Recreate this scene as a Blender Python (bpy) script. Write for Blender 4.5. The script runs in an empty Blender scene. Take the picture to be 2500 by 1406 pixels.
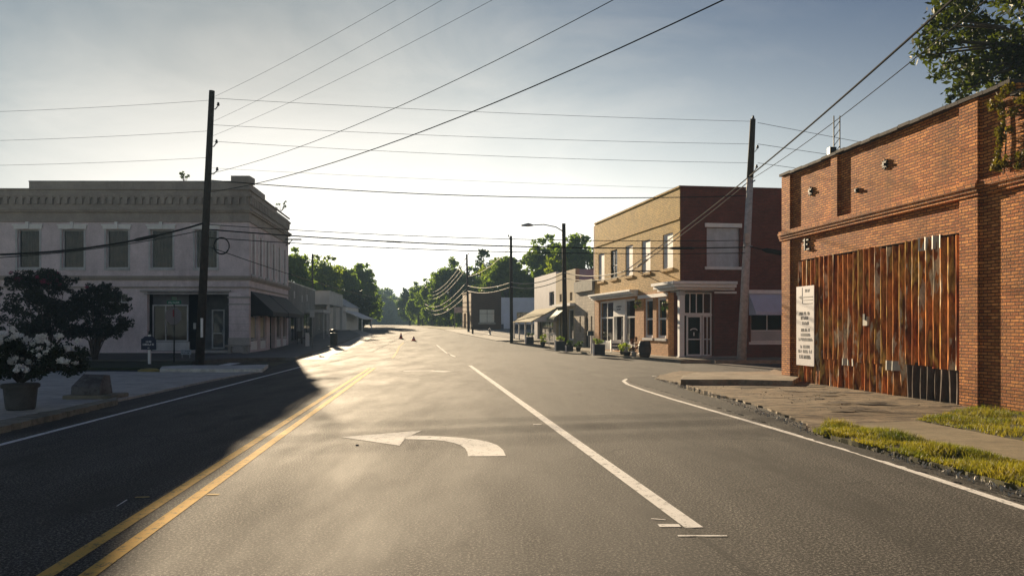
import bpy, math, random
import numpy as np
from mathutils import Vector
S = bpy.context.scene
R = math.radians
rnd = random.Random(7)

# ------------------------------------------------------------ camera, sky, sun, exposure
F0 = 1875.0          # focal length in pixels of the 2500 px wide photograph
HZ = 797.0           # horizon row
CAMZ = 1.6
cam_d = bpy.data.cameras.new('camera'); cam = bpy.data.objects.new('camera', cam_d)
S.collection.objects.link(cam); S.camera = cam
cam.location = (0, 0, CAMZ); cam.rotation_euler = (R(90), 0, 0)
cam_d.sensor_width = 36; cam_d.lens = 36 * F0 / 2500
cam_d.shift_y = (HZ - 703) / 2500
cam_d.clip_start = 0.1; cam_d.clip_end = 6000
SUN_AZ, SUN_EL = -17.4, 13.6
w = bpy.data.worlds.new('World'); S.world = w; w.use_nodes = True
nt = w.node_tree; bg = nt.nodes['Background']
sky = nt.nodes.new('ShaderNodeTexSky'); sky.sky_type = 'NISHITA'; sky.sun_disc = False
sky.sun_elevation = R(SUN_EL); sky.sun_rotation = R(SUN_AZ)
sky.air_density = 1.2; sky.dust_density = 0.6; sky.ozone_density = 2.0; sky.altitude = 200
def vm(op, a, b=None, sc=None):
    n = nt.nodes.new('ShaderNodeVectorMath'); n.operation = op
    for i, x in enumerate((a, b)):
        if x is None: continue
        if isinstance(x, (int, float)): n.inputs[i].default_value = (x, x, x)
        elif isinstance(x, tuple): n.inputs[i].default_value = x
        else: nt.links.new(x, n.inputs[i])
    return n.outputs['Value'] if op == 'DOT_PRODUCT' else n.outputs[0]
def fm_(op, a, b=None):
    n = nt.nodes.new('ShaderNodeMath'); n.operation = op
    for i, x in enumerate((a, b)):
        if x is None: continue
        if isinstance(x, (int, float)): n.inputs[i].default_value = x
        else: nt.links.new(x, n.inputs[i])
    return n.outputs[0]
# the sky's range is compressed (bright aureole) and a pale haze layer lies along the horizon
c = vm('DIVIDE', sky.outputs[0], 5.0); c = vm('POWER', c, 1.9); c = vm('MULTIPLY', c, (.85, 1.45, 2.55))
c = vm('DIVIDE', c, vm('ADD', vm('DIVIDE', c, (2.7, 2.5, 2.3)), 1.0))
gn = nt.nodes.new('ShaderNodeNewGeometry'); tc = nt.nodes.new('ShaderNodeTexCoord')
dr = tc.outputs['Generated']; spz = nt.nodes.new('ShaderNodeSeparateXYZ'); nt.links.new(dr, spz.inputs[0])
zz = fm_('MAXIMUM', spz.outputs[2], 0.0)
az = fm_('MAXIMUM', vm('DOT_PRODUCT', dr, (-.10, .995, 0)), 0.0)
fac = fm_('MULTIPLY', fm_('EXPONENT', fm_('MULTIPLY', fm_('POWER', fm_('DIVIDE', zz, .23), 1.5), -1.0)), fm_('ADD', fm_('MULTIPLY', fm_('POWER', az, 7.0), .80), .17))
cn = nt.nodes.new('ShaderNodeTexNoise'); cn.inputs['Scale'].default_value = 2.2; cn.inputs['Detail'].default_value = 7; cn.inputs['Roughness'].default_value = .6; cn.inputs['Distortion'].default_value = .6
mpn = nt.nodes.new('ShaderNodeMapping'); mpn.inputs['Scale'].default_value = (1, 1, 3.2); mpn.inputs['Rotation'].default_value = (0, .35, 0); nt.links.new(dr, mpn.inputs[0]); nt.links.new(mpn.outputs[0], cn.inputs['Vector'])
cr = nt.nodes.new('ShaderNodeMapRange'); nt.links.new(cn.outputs[0], cr.inputs[0]); cr.inputs[1].default_value = .42; cr.inputs[2].default_value = .75; cr.inputs[3].default_value = .0; cr.inputs[4].default_value = .75
azs = fm_('POWER', fm_('MAXIMUM', vm('DOT_PRODUCT', dr, (-.34, .94, 0)), 0.0), 5.0)
cx = nt.nodes.new('ShaderNodeMix'); cx.data_type = 'RGBA'; nt.links.new(fm_('MULTIPLY', cr.outputs[0], fm_('ADD', azs, .03)), cx.inputs[0]); nt.links.new(c, cx.inputs[6]); cx.inputs[7].default_value = (4.2, 4.0, 3.7, 1); c = cx.outputs[2]
mxn = nt.nodes.new('ShaderNodeMix'); mxn.data_type = 'RGBA'
nt.links.new(fac, mxn.inputs[0]); nt.links.new(c, mxn.inputs[6]); mxn.inputs[7].default_value = (14.5, 14.0, 12.8, 1)
nt.links.new(mxn.outputs[2], bg.inputs[0]); bg.inputs[1].default_value = 0.066
sd = bpy.data.lights.new('sun', 'SUN'); sun = bpy.data.objects.new('sun', sd); S.collection.objects.link(sun)
sd.energy = 5.0; sd.angle = R(0.6); sd.color = (1.0, 0.79, 0.53)
v = Vector((math.sin(R(SUN_AZ)) * math.cos(R(SUN_EL)), math.cos(R(SUN_AZ)) * math.cos(R(SUN_EL)), math.sin(R(SUN_EL))))
sun.rotation_euler = v.to_track_quat('Z', 'Y').to_euler(); sun.location = (-30, 90, 40)
S.view_settings.view_transform = 'Standard'; S.view_settings.look = 'None'
S.view_settings.exposure = 1.42; S.view_settings.gamma = 1
S.cycles.max_bounces = 6; S.cycles.volume_bounces = 0

# ------------------------------------------------------------ calibration helpers
_Y = [-200, 0, 48, 60, 70, 84, 100, 150, 250, 400, 5000]
_Z = [0, 0, 0, .27, .58, 1.0, 1.3, 1.65, 2.0, 2.5, 2.5]
def gz(y): return float(np.interp(y, _Y, _Z))
def G(px, py, up=0.0):
    """ground point seen at a pixel of the photograph, as world (x, y)"""
    lo, hi = 2.0, 900.0
    t = (py - HZ) / F0
    f = lambda Y: (CAMZ - gz(Y) - up) / Y - t
    for _ in range(60):
        m = (lo + hi) / 2
        if f(m) > 0: lo = m
        else: hi = m
    return ((px - 1250) / F0 * lo, lo)
def at(px, py, Y): return ((px - 1250) / F0 * Y, Y, CAMZ + (HZ - py) / F0 * Y)

# ------------------------------------------------------------ mesh builder
class Frame:
    """wall frame: u along the wall, d out of the wall, z up"""
    def __init__(s, p, q, side=1, z=0.0):
        s.o = (p[0], p[1], z); L = math.hypot(q[0]-p[0], q[1]-p[1]); s.L = L
        s.U = ((q[0]-p[0])/L, (q[1]-p[1])/L); s.N = (s.U[1]*side, -s.U[0]*side)
    def __call__(s, u, d, z):
        return (s.o[0]+s.U[0]*u+s.N[0]*d, s.o[1]+s.U[1]*u+s.N[1]*d, s.o[2]+z)
IDF = lambda x, y, z: (x, y, z)
def wloc(o):
    v = Vector((0, 0, 0))
    while o is not None: v += o.location; o = o.parent
    return v
class MB:
    def __init__(s, f=None): s.v = []; s.f = []; s.m = f or IDF; s.smooth = False; s.smf = []
    def add(s, vs, fs, raw=False, smooth=False):
        b = len(s.v); s.v += [tuple(p) if raw else s.m(*p) for p in vs]
        s.f += [tuple(i+b for i in f) for f in fs]; s.smf += [smooth]*len(fs)
        return s
    def box(s, a0, a1, b0, b1, c0, c1):
        vs = [(a0,b0,c0),(a1,b0,c0),(a1,b1,c0),(a0,b1,c0),(a0,b0,c1),(a1,b0,c1),(a1,b1,c1),(a0,b1,c1)]
        return s.add(vs, [(0,3,2,1),(4,5,6,7),(0,1,5,4),(1,2,6,5),(2,3,7,6),(3,0,4,7)])
    def prism(s, pts, c0, c1):
        n = len(pts)
        vs = [(p[0],p[1],c0) for p in pts] + [(p[0],p[1],c1) for p in pts]
        return s.add(vs, [tuple(range(n))[::-1], tuple(range(n, 2*n))] + [(i,(i+1)%n,n+(i+1)%n,n+i) for i in range(n)])
    def extr(s, pts, u0, u1):
        """profile in (d, z) extruded along u"""
        n = len(pts)
        vs = [(u0,p[0],p[1]) for p in pts] + [(u1,p[0],p[1]) for p in pts]
        return s.add(vs, [tuple(range(n))[::-1], tuple(range(n, 2*n))] + [(i,(i+1)%n,n+(i+1)%n,n+i) for i in range(n)])
    def extd(s, pts, d0, d1):
        """profile in (u, z) extruded along d"""
        n = len(pts)
        vs = [(p[0],d0,p[1]) for p in pts] + [(p[0],d1,p[1]) for p in pts]
        return s.add(vs, [tuple(range(n)), tuple(range(n, 2*n))[::-1]] + [(i,n+i,n+(i+1)%n,(i+1)%n) for i in range(n)])
    def tube(s, pts, r, n=8, caps=True):
        pts = [Vector(s.m(*p)) for p in pts]; k = len(pts)
        rs = r if isinstance(r, (list, tuple)) else [r]*k
        vs = []
        for i, p in enumerate(pts):
            t = (pts[min(i+1,k-1)] - pts[max(i-1,0)]).normalized()
            a = Vector((0,0,1)) if abs(t.z) < .9 else Vector((1,0,0))
            x = t.cross(a).normalized(); y = t.cross(x)
            for j in range(n):
                an = 2*math.pi*j/n
                vs.append(p + (x*math.cos(an) + y*math.sin(an))*rs[i])
        fs = [(i*n+j, i*n+(j+1)%n, (i+1)*n+(j+1)%n, (i+1)*n+j) for i in range(k-1) for j in range(n)]
        if caps: fs += [tuple(range(n))[::-1], tuple(range((k-1)*n, k*n))]
        return s.add(vs, fs, raw=True, smooth=True)
    def lathe(s, c, prof, n=16):
        vs = []
        for r, z in prof:
            for j in range(n):
                a = 2*math.pi*j/n; vs.append((c[0]+r*math.cos(a), c[1]+r*math.sin(a), c[2]+z))
        k = len(prof)
        fs = [(i*n+j, i*n+(j+1)%n, (i+1)*n+(j+1)%n, (i+1)*n+j) for i in range(k-1) for j in range(n)]
        fs += [tuple(range(n))[::-1], tuple(range((k-1)*n, k*n))]
        return s.add(vs, fs, smooth=True)
    def wall(s, u0, u1, z0, z1, ops, th=.3, d=0.0):
        """wall slab with rectangular openings (u0,u1,z0,z1)"""
        us = sorted({u0, u1} | {min(max(o[i], u0), u1) for o in ops for i in (0, 1)})
        zs = sorted({z0, z1} | {min(max(o[i], z0), z1) for o in ops for i in (2, 3)})
        hole = lambda u, z: any(o[0] < u < o[1] and o[2] < z < o[3] for o in ops)
        for a, b in zip(us, us[1:]):
            st = None
            for c, e in zip(zs, zs[1:]):
                h = hole((a+b)/2, (c+e)/2)
                if not h and st is None: st = c
                if h and st is not None: s.box(a, b, d-th, d, st, c); st = None
            if st is not None: s.box(a, b, d-th, d, st, z1)
        return s
    def build(s, name, mat, parent=None, bevel=0):
        me = bpy.data.meshes.new(name)
        off = wloc(parent) if parent is not None else Vector((0, 0, 0))
        me.from_pydata([(a-off.x, b-off.y, c-off.z) for a, b, c in s.v], [], s.f)
        me.materials.append(mat)
        if any(s.smf): me.polygons.foreach_set('use_smooth', s.smf)
        me.update()
        o = bpy.data.objects.new(name, me); S.collection.objects.link(o)
        if parent is not None: o.parent = parent
        if bevel:
            b = o.modifiers.new('bevel', 'BEVEL'); b.width = bevel; b.segments = 2; b.limit_method = 'ANGLE'
        return o
def each(F, name, mat, parent, boxes):
    for b in boxes: MB(F).box(*b).build(name, mat, parent)
def tag(o, label=None, cat=None, group=None, kind=None):
    if label: o['label'] = label
    if cat: o['category'] = cat
    if group: o['group'] = group
    if kind: o['kind'] = kind
    return o
def thing(name, loc, label, cat, group=None):
    o = bpy.data.objects.new(name, None); S.collection.objects.link(o)
    o.location = loc; o.empty_display_size = .2
    return tag(o, label, cat, group)

# ------------------------------------------------------------ materials
def _mat(name):
    m = bpy.data.materials.new(name); m.use_nodes = True
    t = m.node_tree; return m, t, t.nodes['Principled BSDF']
def noise(t, scale, detail=4, vec=None, rough=.6, stretch=None):
    n = t.nodes.new('ShaderNodeTexNoise'); n.inputs['Scale'].default_value = scale
    n.inputs['Detail'].default_value = detail; n.inputs['Roughness'].default_value = rough
    if vec is None:
        g = t.nodes.new('ShaderNodeNewGeometry'); vec = g.outputs['Position']
    if stretch:
        mp = t.nodes.new('ShaderNodeMapping'); mp.inputs['Scale'].default_value = stretch
        t.links.new(vec, mp.inputs[0]); vec = mp.outputs[0]
    t.links.new(vec, n.inputs['Vector']); return n.outputs['Fac']
def ramp(t, fac, stops):
    r = t.nodes.new('ShaderNodeValToRGB'); t.links.new(fac, r.inputs[0])
    e = r.color_ramp.elements
    while len(e) < len(stops): e.new(.5)
    for i, (p, c) in enumerate(stops):
        e[i].position = p; e[i].color = (c, c, c, 1) if isinstance(c, (int, float)) else (*c, 1)
    return r.outputs[0]
def mix(t, fac, a, b, mode='MIX'):
    n = t.nodes.new('ShaderNodeMix'); n.data_type = 'RGBA'; n.blend_type = mode
    for s_, val in ((n.inputs[0], fac), (n.inputs[6], a), (n.inputs[7], b)):
        if isinstance(val, (int, float)): s_.default_value = val
        elif isinstance(val, tuple): s_.default_value = (*val, 1)
        else: t.links.new(val, s_)
    return n.outputs[2]
def bump(t, h, p, st=.3, dist=.02):
    b = t.nodes.new('ShaderNodeBump'); b.inputs['Strength'].default_value = st; b.inputs['Distance'].default_value = dist
    t.links.new(h, b.inputs['Height']); t.links.new(b.outputs[0], p.inputs['Normal']); return b
def scl(c, k): return tuple(min(1, x*k) for x in c)
def plain(name, col, rough=.8, var=.25, scale=2.5, bmp=.15, spec=.3, metal=0, fine=40, grime=.0):
    m, t, p = _mat(name)
    c = ramp(t, noise(t, scale, 6), [(.3, scl(col, 1-var)), (.7, scl(col, 1+var))])
    c = mix(t, .5, c, ramp(t, noise(t, fine, 3), [(.3, .6), (.7, 1.0)]), 'MULTIPLY')
    if grime:
        c = mix(t, ramp(t, noise(t, .9, 8, rough=.75, stretch=(1, 1, .35)), [(.45, 0.0), (.7, grime)]), c, scl(col, .35))
    t.links.new(c, p.inputs['Base Color'])
    p.inputs['Roughness'].default_value = rough; p.inputs['Metallic'].default_value = metal
    p.inputs['Specular IOR Level'].default_value = spec
    if bmp: bump(t, noise(t, fine, 4), p, bmp, .01)
    return m
def brick(name, F, c1, c2, mortar, w_=.215, h_=.075, ms=.012, big=.35, stops=None, stain=.5, bst=.6):
    m, t, p = _mat(name)
    g = t.nodes.new('ShaderNodeNewGeometry')
    dot = t.nodes.new('ShaderNodeVectorMath'); dot.operation = 'DOT_PRODUCT'
    t.links.new(g.outputs['Position'], dot.inputs[0])
    dot.inputs[1].default_value = (F.U[0]+F.N[0], F.U[1]+F.N[1], 0)
    sp = t.nodes.new('ShaderNodeSeparateXYZ'); t.links.new(g.outputs['Position'], sp.inputs[0])
    cb = t.nodes.new('ShaderNodeCombineXYZ'); t.links.new(dot.outputs['Value'], cb.inputs[0]); t.links.new(sp.outputs[2], cb.inputs[1])
    b = t.nodes.new('ShaderNodeTexBrick'); t.links.new(cb.outputs[0], b.inputs['Vector'])
    b.inputs['Scale'].default_value = 1; b.inputs['Brick Width'].default_value = w_; b.inputs['Row Height'].default_value = h_
    b.inputs['Mortar Size'].default_value = ms; b.inputs['Mortar Smooth'].default_value = .3; b.inputs['Bias'].default_value = 0
    b.inputs['Color1'].default_value = (*c1, 1); b.inputs['Color2'].default_value = (*c2, 1); b.inputs['Mortar'].default_value = (*mortar, 1)
    c = b.outputs['Color']
    c = mix(t, big, c, ramp(t, noise(t, 1.1, 8, rough=.7), [(.3, (.45, .4, .38)), (.7, (1.35, 1.2, 1.1))]), 'MULTIPLY')
    c = mix(t, .45, c, ramp(t, noise(t, 9, 5, rough=.8), [(.3, .45), (.7, 1.35)]), 'MULTIPLY')
    if stops:
        mr = t.nodes.new('ShaderNodeMapRange'); mr.inputs[1].default_value = stops[0]; mr.inputs[2].default_value = stops[1]
        ad = t.nodes.new('ShaderNodeMath'); ad.operation = 'MULTIPLY_ADD'
        t.links.new(noise(t, .8, 5), ad.inputs[0]); ad.inputs[1].default_value = 1.2; t.links.new(sp.outputs[2], ad.inputs[2])
        t.links.new(ad.outputs[0], mr.inputs[0])
        c = mix(t, 1.0, c, ramp(t, mr.outputs[0], [(0, (1, 1, 1)), (1, stops[2])]), 'MULTIPLY')
    c = mix(t, ramp(t, noise(t, .7, 9, rough=.75, stretch=(1, 1, .5)), [(.5, 0.0), (.75, stain)]), c, scl(c1, .25))
    t.links.new(c, p.inputs['Base Color']); p.inputs['Roughness'].default_value = .85; p.inputs['Specular IOR Level'].default_value = .25
    inv = t.nodes.new('ShaderNodeMath'); inv.operation = 'MULTIPLY_ADD'
    t.links.new(b.outputs['Fac'], inv.inputs[0]); inv.inputs[1].default_value = -1; t.links.new(noise(t, 30, 4), inv.inputs[2])
    bump(t, inv.outputs[0], p, bst, .012)
    return m
def glass_mat(name, tint=(.02, .025, .03), refl=.9):
    m, t, p = _mat(name); out = t.nodes['Material Output']
    tr = t.nodes.new('ShaderNodeBsdfTransparent'); tr.inputs[0].default_value = (.86, .87, .87, 1)
    gl = t.nodes.new('ShaderNodeBsdfGlossy'); gl.inputs['Roughness'].default_value = .03; gl.inputs[0].default_value = (refl, refl, refl, 1)
    fr = t.nodes.new('ShaderNodeFresnel'); gb = t.nodes.new('ShaderNodeNewGeometry'); bf = t.nodes.new('ShaderNodeMath'); bf.operation = 'MULTIPLY_ADD'
    t.links.new(gb.outputs['Backfacing'], bf.inputs[0]); bf.inputs[1].default_value = 1/1.5-1.5; bf.inputs[2].default_value = 1.5; t.links.new(bf.outputs[0], fr.inputs[0])
    bm = t.nodes.new('ShaderNodeBump'); bm.inputs['Strength'].default_value = .06; bm.inputs['Distance'].default_value = .05
    t.links.new(noise(t, 1.3, 2), bm.inputs['Height']); t.links.new(bm.outputs[0], gl.inputs['Normal'])
    ms = t.nodes.new('ShaderNodeMixShader')
    t.links.new(fr.outputs[0], ms.inputs[0]); t.links.new(tr.outputs[0], ms.inputs[1]); t.links.new(gl.outputs[0], ms.inputs[2])
    t.links.new(ms.outputs[0], out.inputs[0]); return m
def leaf_mat(name, dark, light, trans=.35, scale=.6):
    m, t, p = _mat(name); out = t.nodes['Material Output']
    c = ramp(t, noise(t, scale, 5, rough=.7), [(.3, dark), (.7, light)])
    c = mix(t, .5, c, ramp(t, noise(t, 9, 2), [(.3, .5), (.7, 1.4)]), 'MULTIPLY')
    t.links.new(c, p.inputs['Base Color']); p.inputs['Roughness'].default_value = .55
    p.inputs['Specular IOR Level'].default_value = .25
    tl = t.nodes.new('ShaderNodeBsdfTranslucent')
    c2 = mix(t, 1.0, c, (1.6, 1.7, .6), 'MULTIPLY'); t.links.new(c2, tl.inputs[0])
    ms = t.nodes.new('ShaderNodeMixShader'); ms.inputs[0].default_value = trans
    t.links.new(p.outputs[0], ms.inputs[1]); t.links.new(tl.outputs[0], ms.inputs[2]); t.links.new(ms.outputs[0], out.inputs[0])
    return m
def asphalt_mat(name, k=1.0, warm=(1, .93, .82)):
    m, t, p = _mat(name)
    c = ramp(t, noise(t, 48, 3, rough=.9), [(.40, scl(warm, .005*k)), (.52, scl(warm, .038*k)), (.63, scl(warm, .33*k))])
    c = mix(t, .65, c, ramp(t, noise(t, 22, 6, rough=.8), [(.3, .55), (.7, 1.4)]), 'MULTIPLY')
    c = mix(t, .8, c, ramp(t, noise(t, .55, 7, rough=.65, stretch=(1.7, .45, 1)), [(.3, .35), (.7, 1.5)]), 'MULTIPLY')
    vo = t.nodes.new('ShaderNodeTexVoronoi'); vo.feature = 'DISTANCE_TO_EDGE'; vo.inputs['Scale'].default_value = .33
    g2 = t.nodes.new('ShaderNodeNewGeometry'); nn = t.nodes.new('ShaderNodeTexNoise'); nn.inputs['Scale'].default_value = 1.3; nn.inputs['Detail'].default_value = 8; nn.inputs['Roughness'].default_value = .7
    t.links.new(g2.outputs['Position'], nn.inputs['Vector']); va = t.nodes.new('ShaderNodeVectorMath'); va.operation = 'MULTIPLY_ADD'
    t.links.new(nn.outputs['Color'], va.inputs[0]); va.inputs[1].default_value = (1.1, 1.1, 1.1); t.links.new(g2.outputs['Position'], va.inputs[2]); t.links.new(va.outputs[0], vo.inputs['Vector'])
    ck = ramp(t, vo.outputs['Distance'], [(.0, .95), (.008, 0.0)]); mk = ramp(t, noise(t, .3, 3), [(.46, 0.0), (.52, 1.0)])
    c = mix(t, mix(t, 1.0, ck, mk, 'MULTIPLY'), c, (.012, .011, .010))
    c = mix(t, ramp(t, noise(t, .8, 4, rough=.5, stretch=(1.4, .6, 1)), [(.56, 0.0), (.70, .75)]), c, (.02, .018, .016))
    c = mix(t, .6, c, ramp(t, noise(t, .22, 4, rough=.6, stretch=(4.2, .12, 1)), [(.35, .6), (.65, 1.3)]), 'MULTIPLY')
    t.links.new(c, p.inputs['Base Color'])
    rr = ramp(t, noise(t, .5, 5, stretch=(2, .5, 1)), [(.3, .78), (.7, .95)]); t.links.new(rr, p.inputs['Roughness'])
    p.inputs['Specular IOR Level'].default_value = .28
    bump(t, noise(t, 48, 4, rough=.9), p, .7, .014)
    return m
def concrete_mat(name, col, crack=.5):
    m, t, p = _mat(name)
    c = ramp(t, noise(t, 1.6, 8, rough=.7), [(.3, scl(col, .7)), (.7, scl(col, 1.2))])
    c = mix(t, .5, c, ramp(t, noise(t, 60, 3), [(.3, .6), (.7, 1.15)]), 'MULTIPLY')
    c = mix(t, ramp(t, noise(t, 2.2, 10, rough=.8, stretch=(.8, 1.8, 1)), [(.50, 0.0), (.55, crack)]), c, scl(col, .22))
    c = mix(t, ramp(t, noise(t, .6, 8, rough=.75), [(.48, 0.0), (.66, crack*.8)]), c, (col[0]*.45, col[1]*.38, col[2]*.30))
    t.links.new(c, p.inputs['Base Color']); p.inputs['Roughness'].default_value = .8
    p.inputs['Specular IOR Level'].default_value = .3
    bump(t, noise(t, 25, 6, rough=.8), p, .5, .02); return m
def paint_mat(name, col, wear=.6):
    m, t, p = _mat(name)
    n = noise(t, 75, 4, rough=.9)
    c = mix(t, ramp(t, n, [(.58, 0.0), (.68, wear)]), col, (.06, .055, .05))
    c = mix(t, ramp(t, noise(t, 9, 9, rough=.85), [(.53, 0.0), (.60, .75)]), c, (.10, .09, .08))
    c = mix(t, .6, c, ramp(t, noise(t, 3, 6), [(.3, .8), (.7, 1.1)]), 'MULTIPLY')
    t.links.new(c, p.inputs['Base Color']); p.inputs['Roughness'].default_value = .9; p.inputs['Specular IOR Level'].default_value = .12
    bump(t, n, p, .3, .008); return m

GLASS = glass_mat('window_glass')
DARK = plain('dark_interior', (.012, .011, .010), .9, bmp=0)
WHITE = plain('white_paint', (.87, .86, .85), .6, .06, 3, .1, grime=.15)
WHITE2 = plain('weathered_white_paint', (.55, .55, .56), .7, .2, 2, .2, grime=.4)
BLACKM = plain('black_metal', (.025, .025, .027), .5, .2)
GREYM = plain('grey_metal', (.32, .33, .34), .45, .2, metal=.6)
POLEW = plain('dark_pole_wood', (.045, .036, .028), .85, .4, 6, .5)
POLEG = plain('grey_pole_wood', (.48, .46, .45), .8, .3, 6, .5)
CABLE = plain('black_cable', (.02, .02, .02), .95, .1, bmp=0, spec=.05)
CABLEL = plain('sunlit_cable', (.62, .56, .44), .7, .1, bmp=0, spec=.2)  # sunlight on the cables is put into this pale colour
BARK = plain('bark', (.09, .07, .055), .9, .4, 8, .6)
BLIND = plain('white_blind', (.75, .74, .70), .7, .06, 2, 0)
CURT = plain('drawn_curtain', (.060, .040, .026), .9, .8, 1.4, 0)
CLOTHB = plain('black_awning_cloth', (.02, .02, .022), .75, .25)

# ------------------------------------------------------------ ground, roads, pavements
def slab(name, pts, top, mat, h=.25, label=None, jit=0, seed=1, parent=None):
    """flat slab on the level near ground; pts is an outline in world xy"""
    r = random.Random(seed); q = []
    for i in range(len(pts)):
        a, b = pts[i], pts[(i+1) % len(pts)]
        L = math.hypot(b[0]-a[0], b[1]-a[1])
        n = max(1, int(L/.12)) if jit else 1
        for k in range(n):
            f = k/n; j = (r.uniform(-jit, jit), r.uniform(-jit, jit)) if k and jit else (0, 0)
            q.append((a[0]+(b[0]-a[0])*f+j[0], a[1]+(b[1]-a[1])*f+j[1]))
    area = sum(q[i][0]*q[(i+1) % len(q)][1]-q[(i+1) % len(q)][0]*q[i][1] for i in range(len(q)))
    if area < 0: q = q[::-1]
    o = MB().prism(q, top-h, top).build(name, mat, parent)
    return tag(o, kind='structure') if parent is None else o
def strip(name, L, Rr, off, mat, step=1.5, skirt=0, kind='structure'):
    """draped strip between two polylines that both run away from the camera"""
    ys = []; y = max(L[0][1], Rr[0][1]); y1 = min(L[-1][1], Rr[-1][1])
    while y < y1: ys.append(y); y += step if y < 110 else 8
    ys.append(y1)
    lx = np.interp(ys, [p[1] for p in L], [p[0] for p in L]); rx = np.interp(ys, [p[1] for p in Rr], [p[0] for p in Rr])
    m = MB(); vs = []; fs = []
    for i, y in enumerate(ys):
        z = gz(y)+off
        vs += [(lx[i], y, z), (rx[i], y, z), (lx[i], y, z-skirt), (rx[i], y, z-skirt)]
    for i in range(len(ys)-1):
        a, b = 4*i, 4*i+4
        fs.append((a, a+1, b+1, b))
        if skirt: fs += [(a+2, a, b, b+2), (a+1, a+3, b+3, b+1)]
    if skirt: fs.append((0, 2, 3, 1)); n = len(vs); fs.append((n-4, n-3, n-1, n-2))
    return tag(m.add(vs, fs).build(name, mat), kind=kind)

grass_soil = plain('dry_grass_soil', (.10, .085, .045), .95, .4, 1.2, .5)
xs = [-2500, -600, -200, -80, -40, -20, 0, 20, 40, 80, 200, 600, 2500]
ysg = [-60, 0, 24, 48, 54, 60, 65, 70, 77, 84, 92, 100, 125, 150, 200, 250, 325, 400, 900, 4500]
gv = [(x, y, gz(y)-.06) for y in ysg for x in xs]
gf = [(j*len(xs)+i, j*len(xs)+i+1, (j+1)*len(xs)+i+1, (j+1)*len(xs)+i) for j in range(len(ysg)-1) for i in range(len(xs)-1)]
tag(MB().add(gv, gf).build('ground', grass_soil), kind='structure')

ASPH = asphalt_mat('asphalt'); ASPH2 = asphalt_mat('side_asphalt', 1.3)
ASPHD = asphalt_mat('dark_asphalt_shoulder', .45)
rl = [(-9.0, -20), (-8.2, 8), G(0, 1050), G(270, 985), G(520, 930), G(650, 905), (-9.6, 31), G(715, 880), G(802, 849), G(840, 836), G(880, 818), (-24.5, 110), (-32, 160), (-45, 240), (-66, 340), (-90, 420)]
rr = [(6.2, -20), (5.9, 4), (5.0, 8), (5.2, 12), (5.4, 16), G(1700, 965), G(1640, 930), (6.0, 27), (7.2, 32), (7.4, 34.2), G(1560, 877), G(1470, 868), G(1350, 850), G(1250, 838), G(1150, 818), (-8.5, 95), (-12.0, 110), (-20, 160), (-33, 240), (-54, 340), (-76, 420)]
strip('road', rl, rr, 0.0, ASPH)
tag(MB().box(4.0, 70, 22.8, 33.2, -.3, -.004).build('side_street', ASPH2), kind='structure')
tag(MB().box(-70, -8.0, 27.0, 31.0, -.3, -.004).build('side_street', ASPHD), kind='structure')
# left light concrete cross street with worn kerb edge
CONC_L = concrete_mat('pale_concrete_left', (.60, .56, .50), .3)
slab('concrete_street', [(-70, 10.3), (-9.0, 10.6), G(0, 1043), G(150, 1012), G(270, 983), G(520, 928), G(640, 908), G(560, 911), G(390, 910), (-14, 26.9), (-70, 27.2)], .03, CONC_L, jit=.02)
KERB = concrete_mat('kerb_concrete', (.30, .27, .20), .5)
slab('kerb', [(-12, 10.2), (-8.35, 10.5), G(0, 1058), G(150, 1022), G(285, 988), G(283, 980), G(150, 1010), G(0, 1040), (-12, 11.0)], .10, KERB, jit=.03, seed=4)
# grass verge and pavement in front of the pink building
GRS_D = plain('shaded_turf', (.035, .045, .018), .95, .5, 2, .5)  # dark turf colour with the shade put into it
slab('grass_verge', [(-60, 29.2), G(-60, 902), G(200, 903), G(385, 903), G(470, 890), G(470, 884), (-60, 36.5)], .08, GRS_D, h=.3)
slab('pavement', [(-60, 36.5), G(480, 886), G(600, 880), G(700, 878), (-10.4, 37), (-11.2, 43), (-15, 43.6), (-60, 43.3)], .11, concrete_mat('shaded_pavement', (.15, .135, .11), .4), h=.3)  # darker copy of the pavement concrete, shade put into its colour
slab('kerb_ramp', [G(390, 909), G(640, 909), G(655, 897), G(575, 899), G(440, 899), G(395, 902)], .12, concrete_mat('ramp_concrete', (.75, .72, .66), .3), h=.3)
YEL = plain('yellow_kerb_paint', (.34, .27, .08), .7, .3, 5)
tag(MB().lathe((*G(364, 908), -.05), [(.38, 0), (.36, .12), (.25, .17), (.02, .19)], 14).build('yellow_kerb_end', YEL), kind='structure')
# left pavement along the shops beyond the corner
lk = [(-10.4, 37), G(745, 866), G(802, 850), G(840, 837), G(880, 819), (-24.3, 108)]
strip('pavement', [(-15.2, 37), (-16.2, 55), (-19.5, 80), (-31, 108)], lk, .12, concrete_mat('left_pavement', (.20, .19, .175), .3), skirt=.25)
strip('gutter', [(p[0]-.02, p[1]) for p in lk], [(p[0]+1.5, p[1]) for p in lk], .008, concrete_mat('gutter_concrete', (.42, .40, .37), .4))
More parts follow.
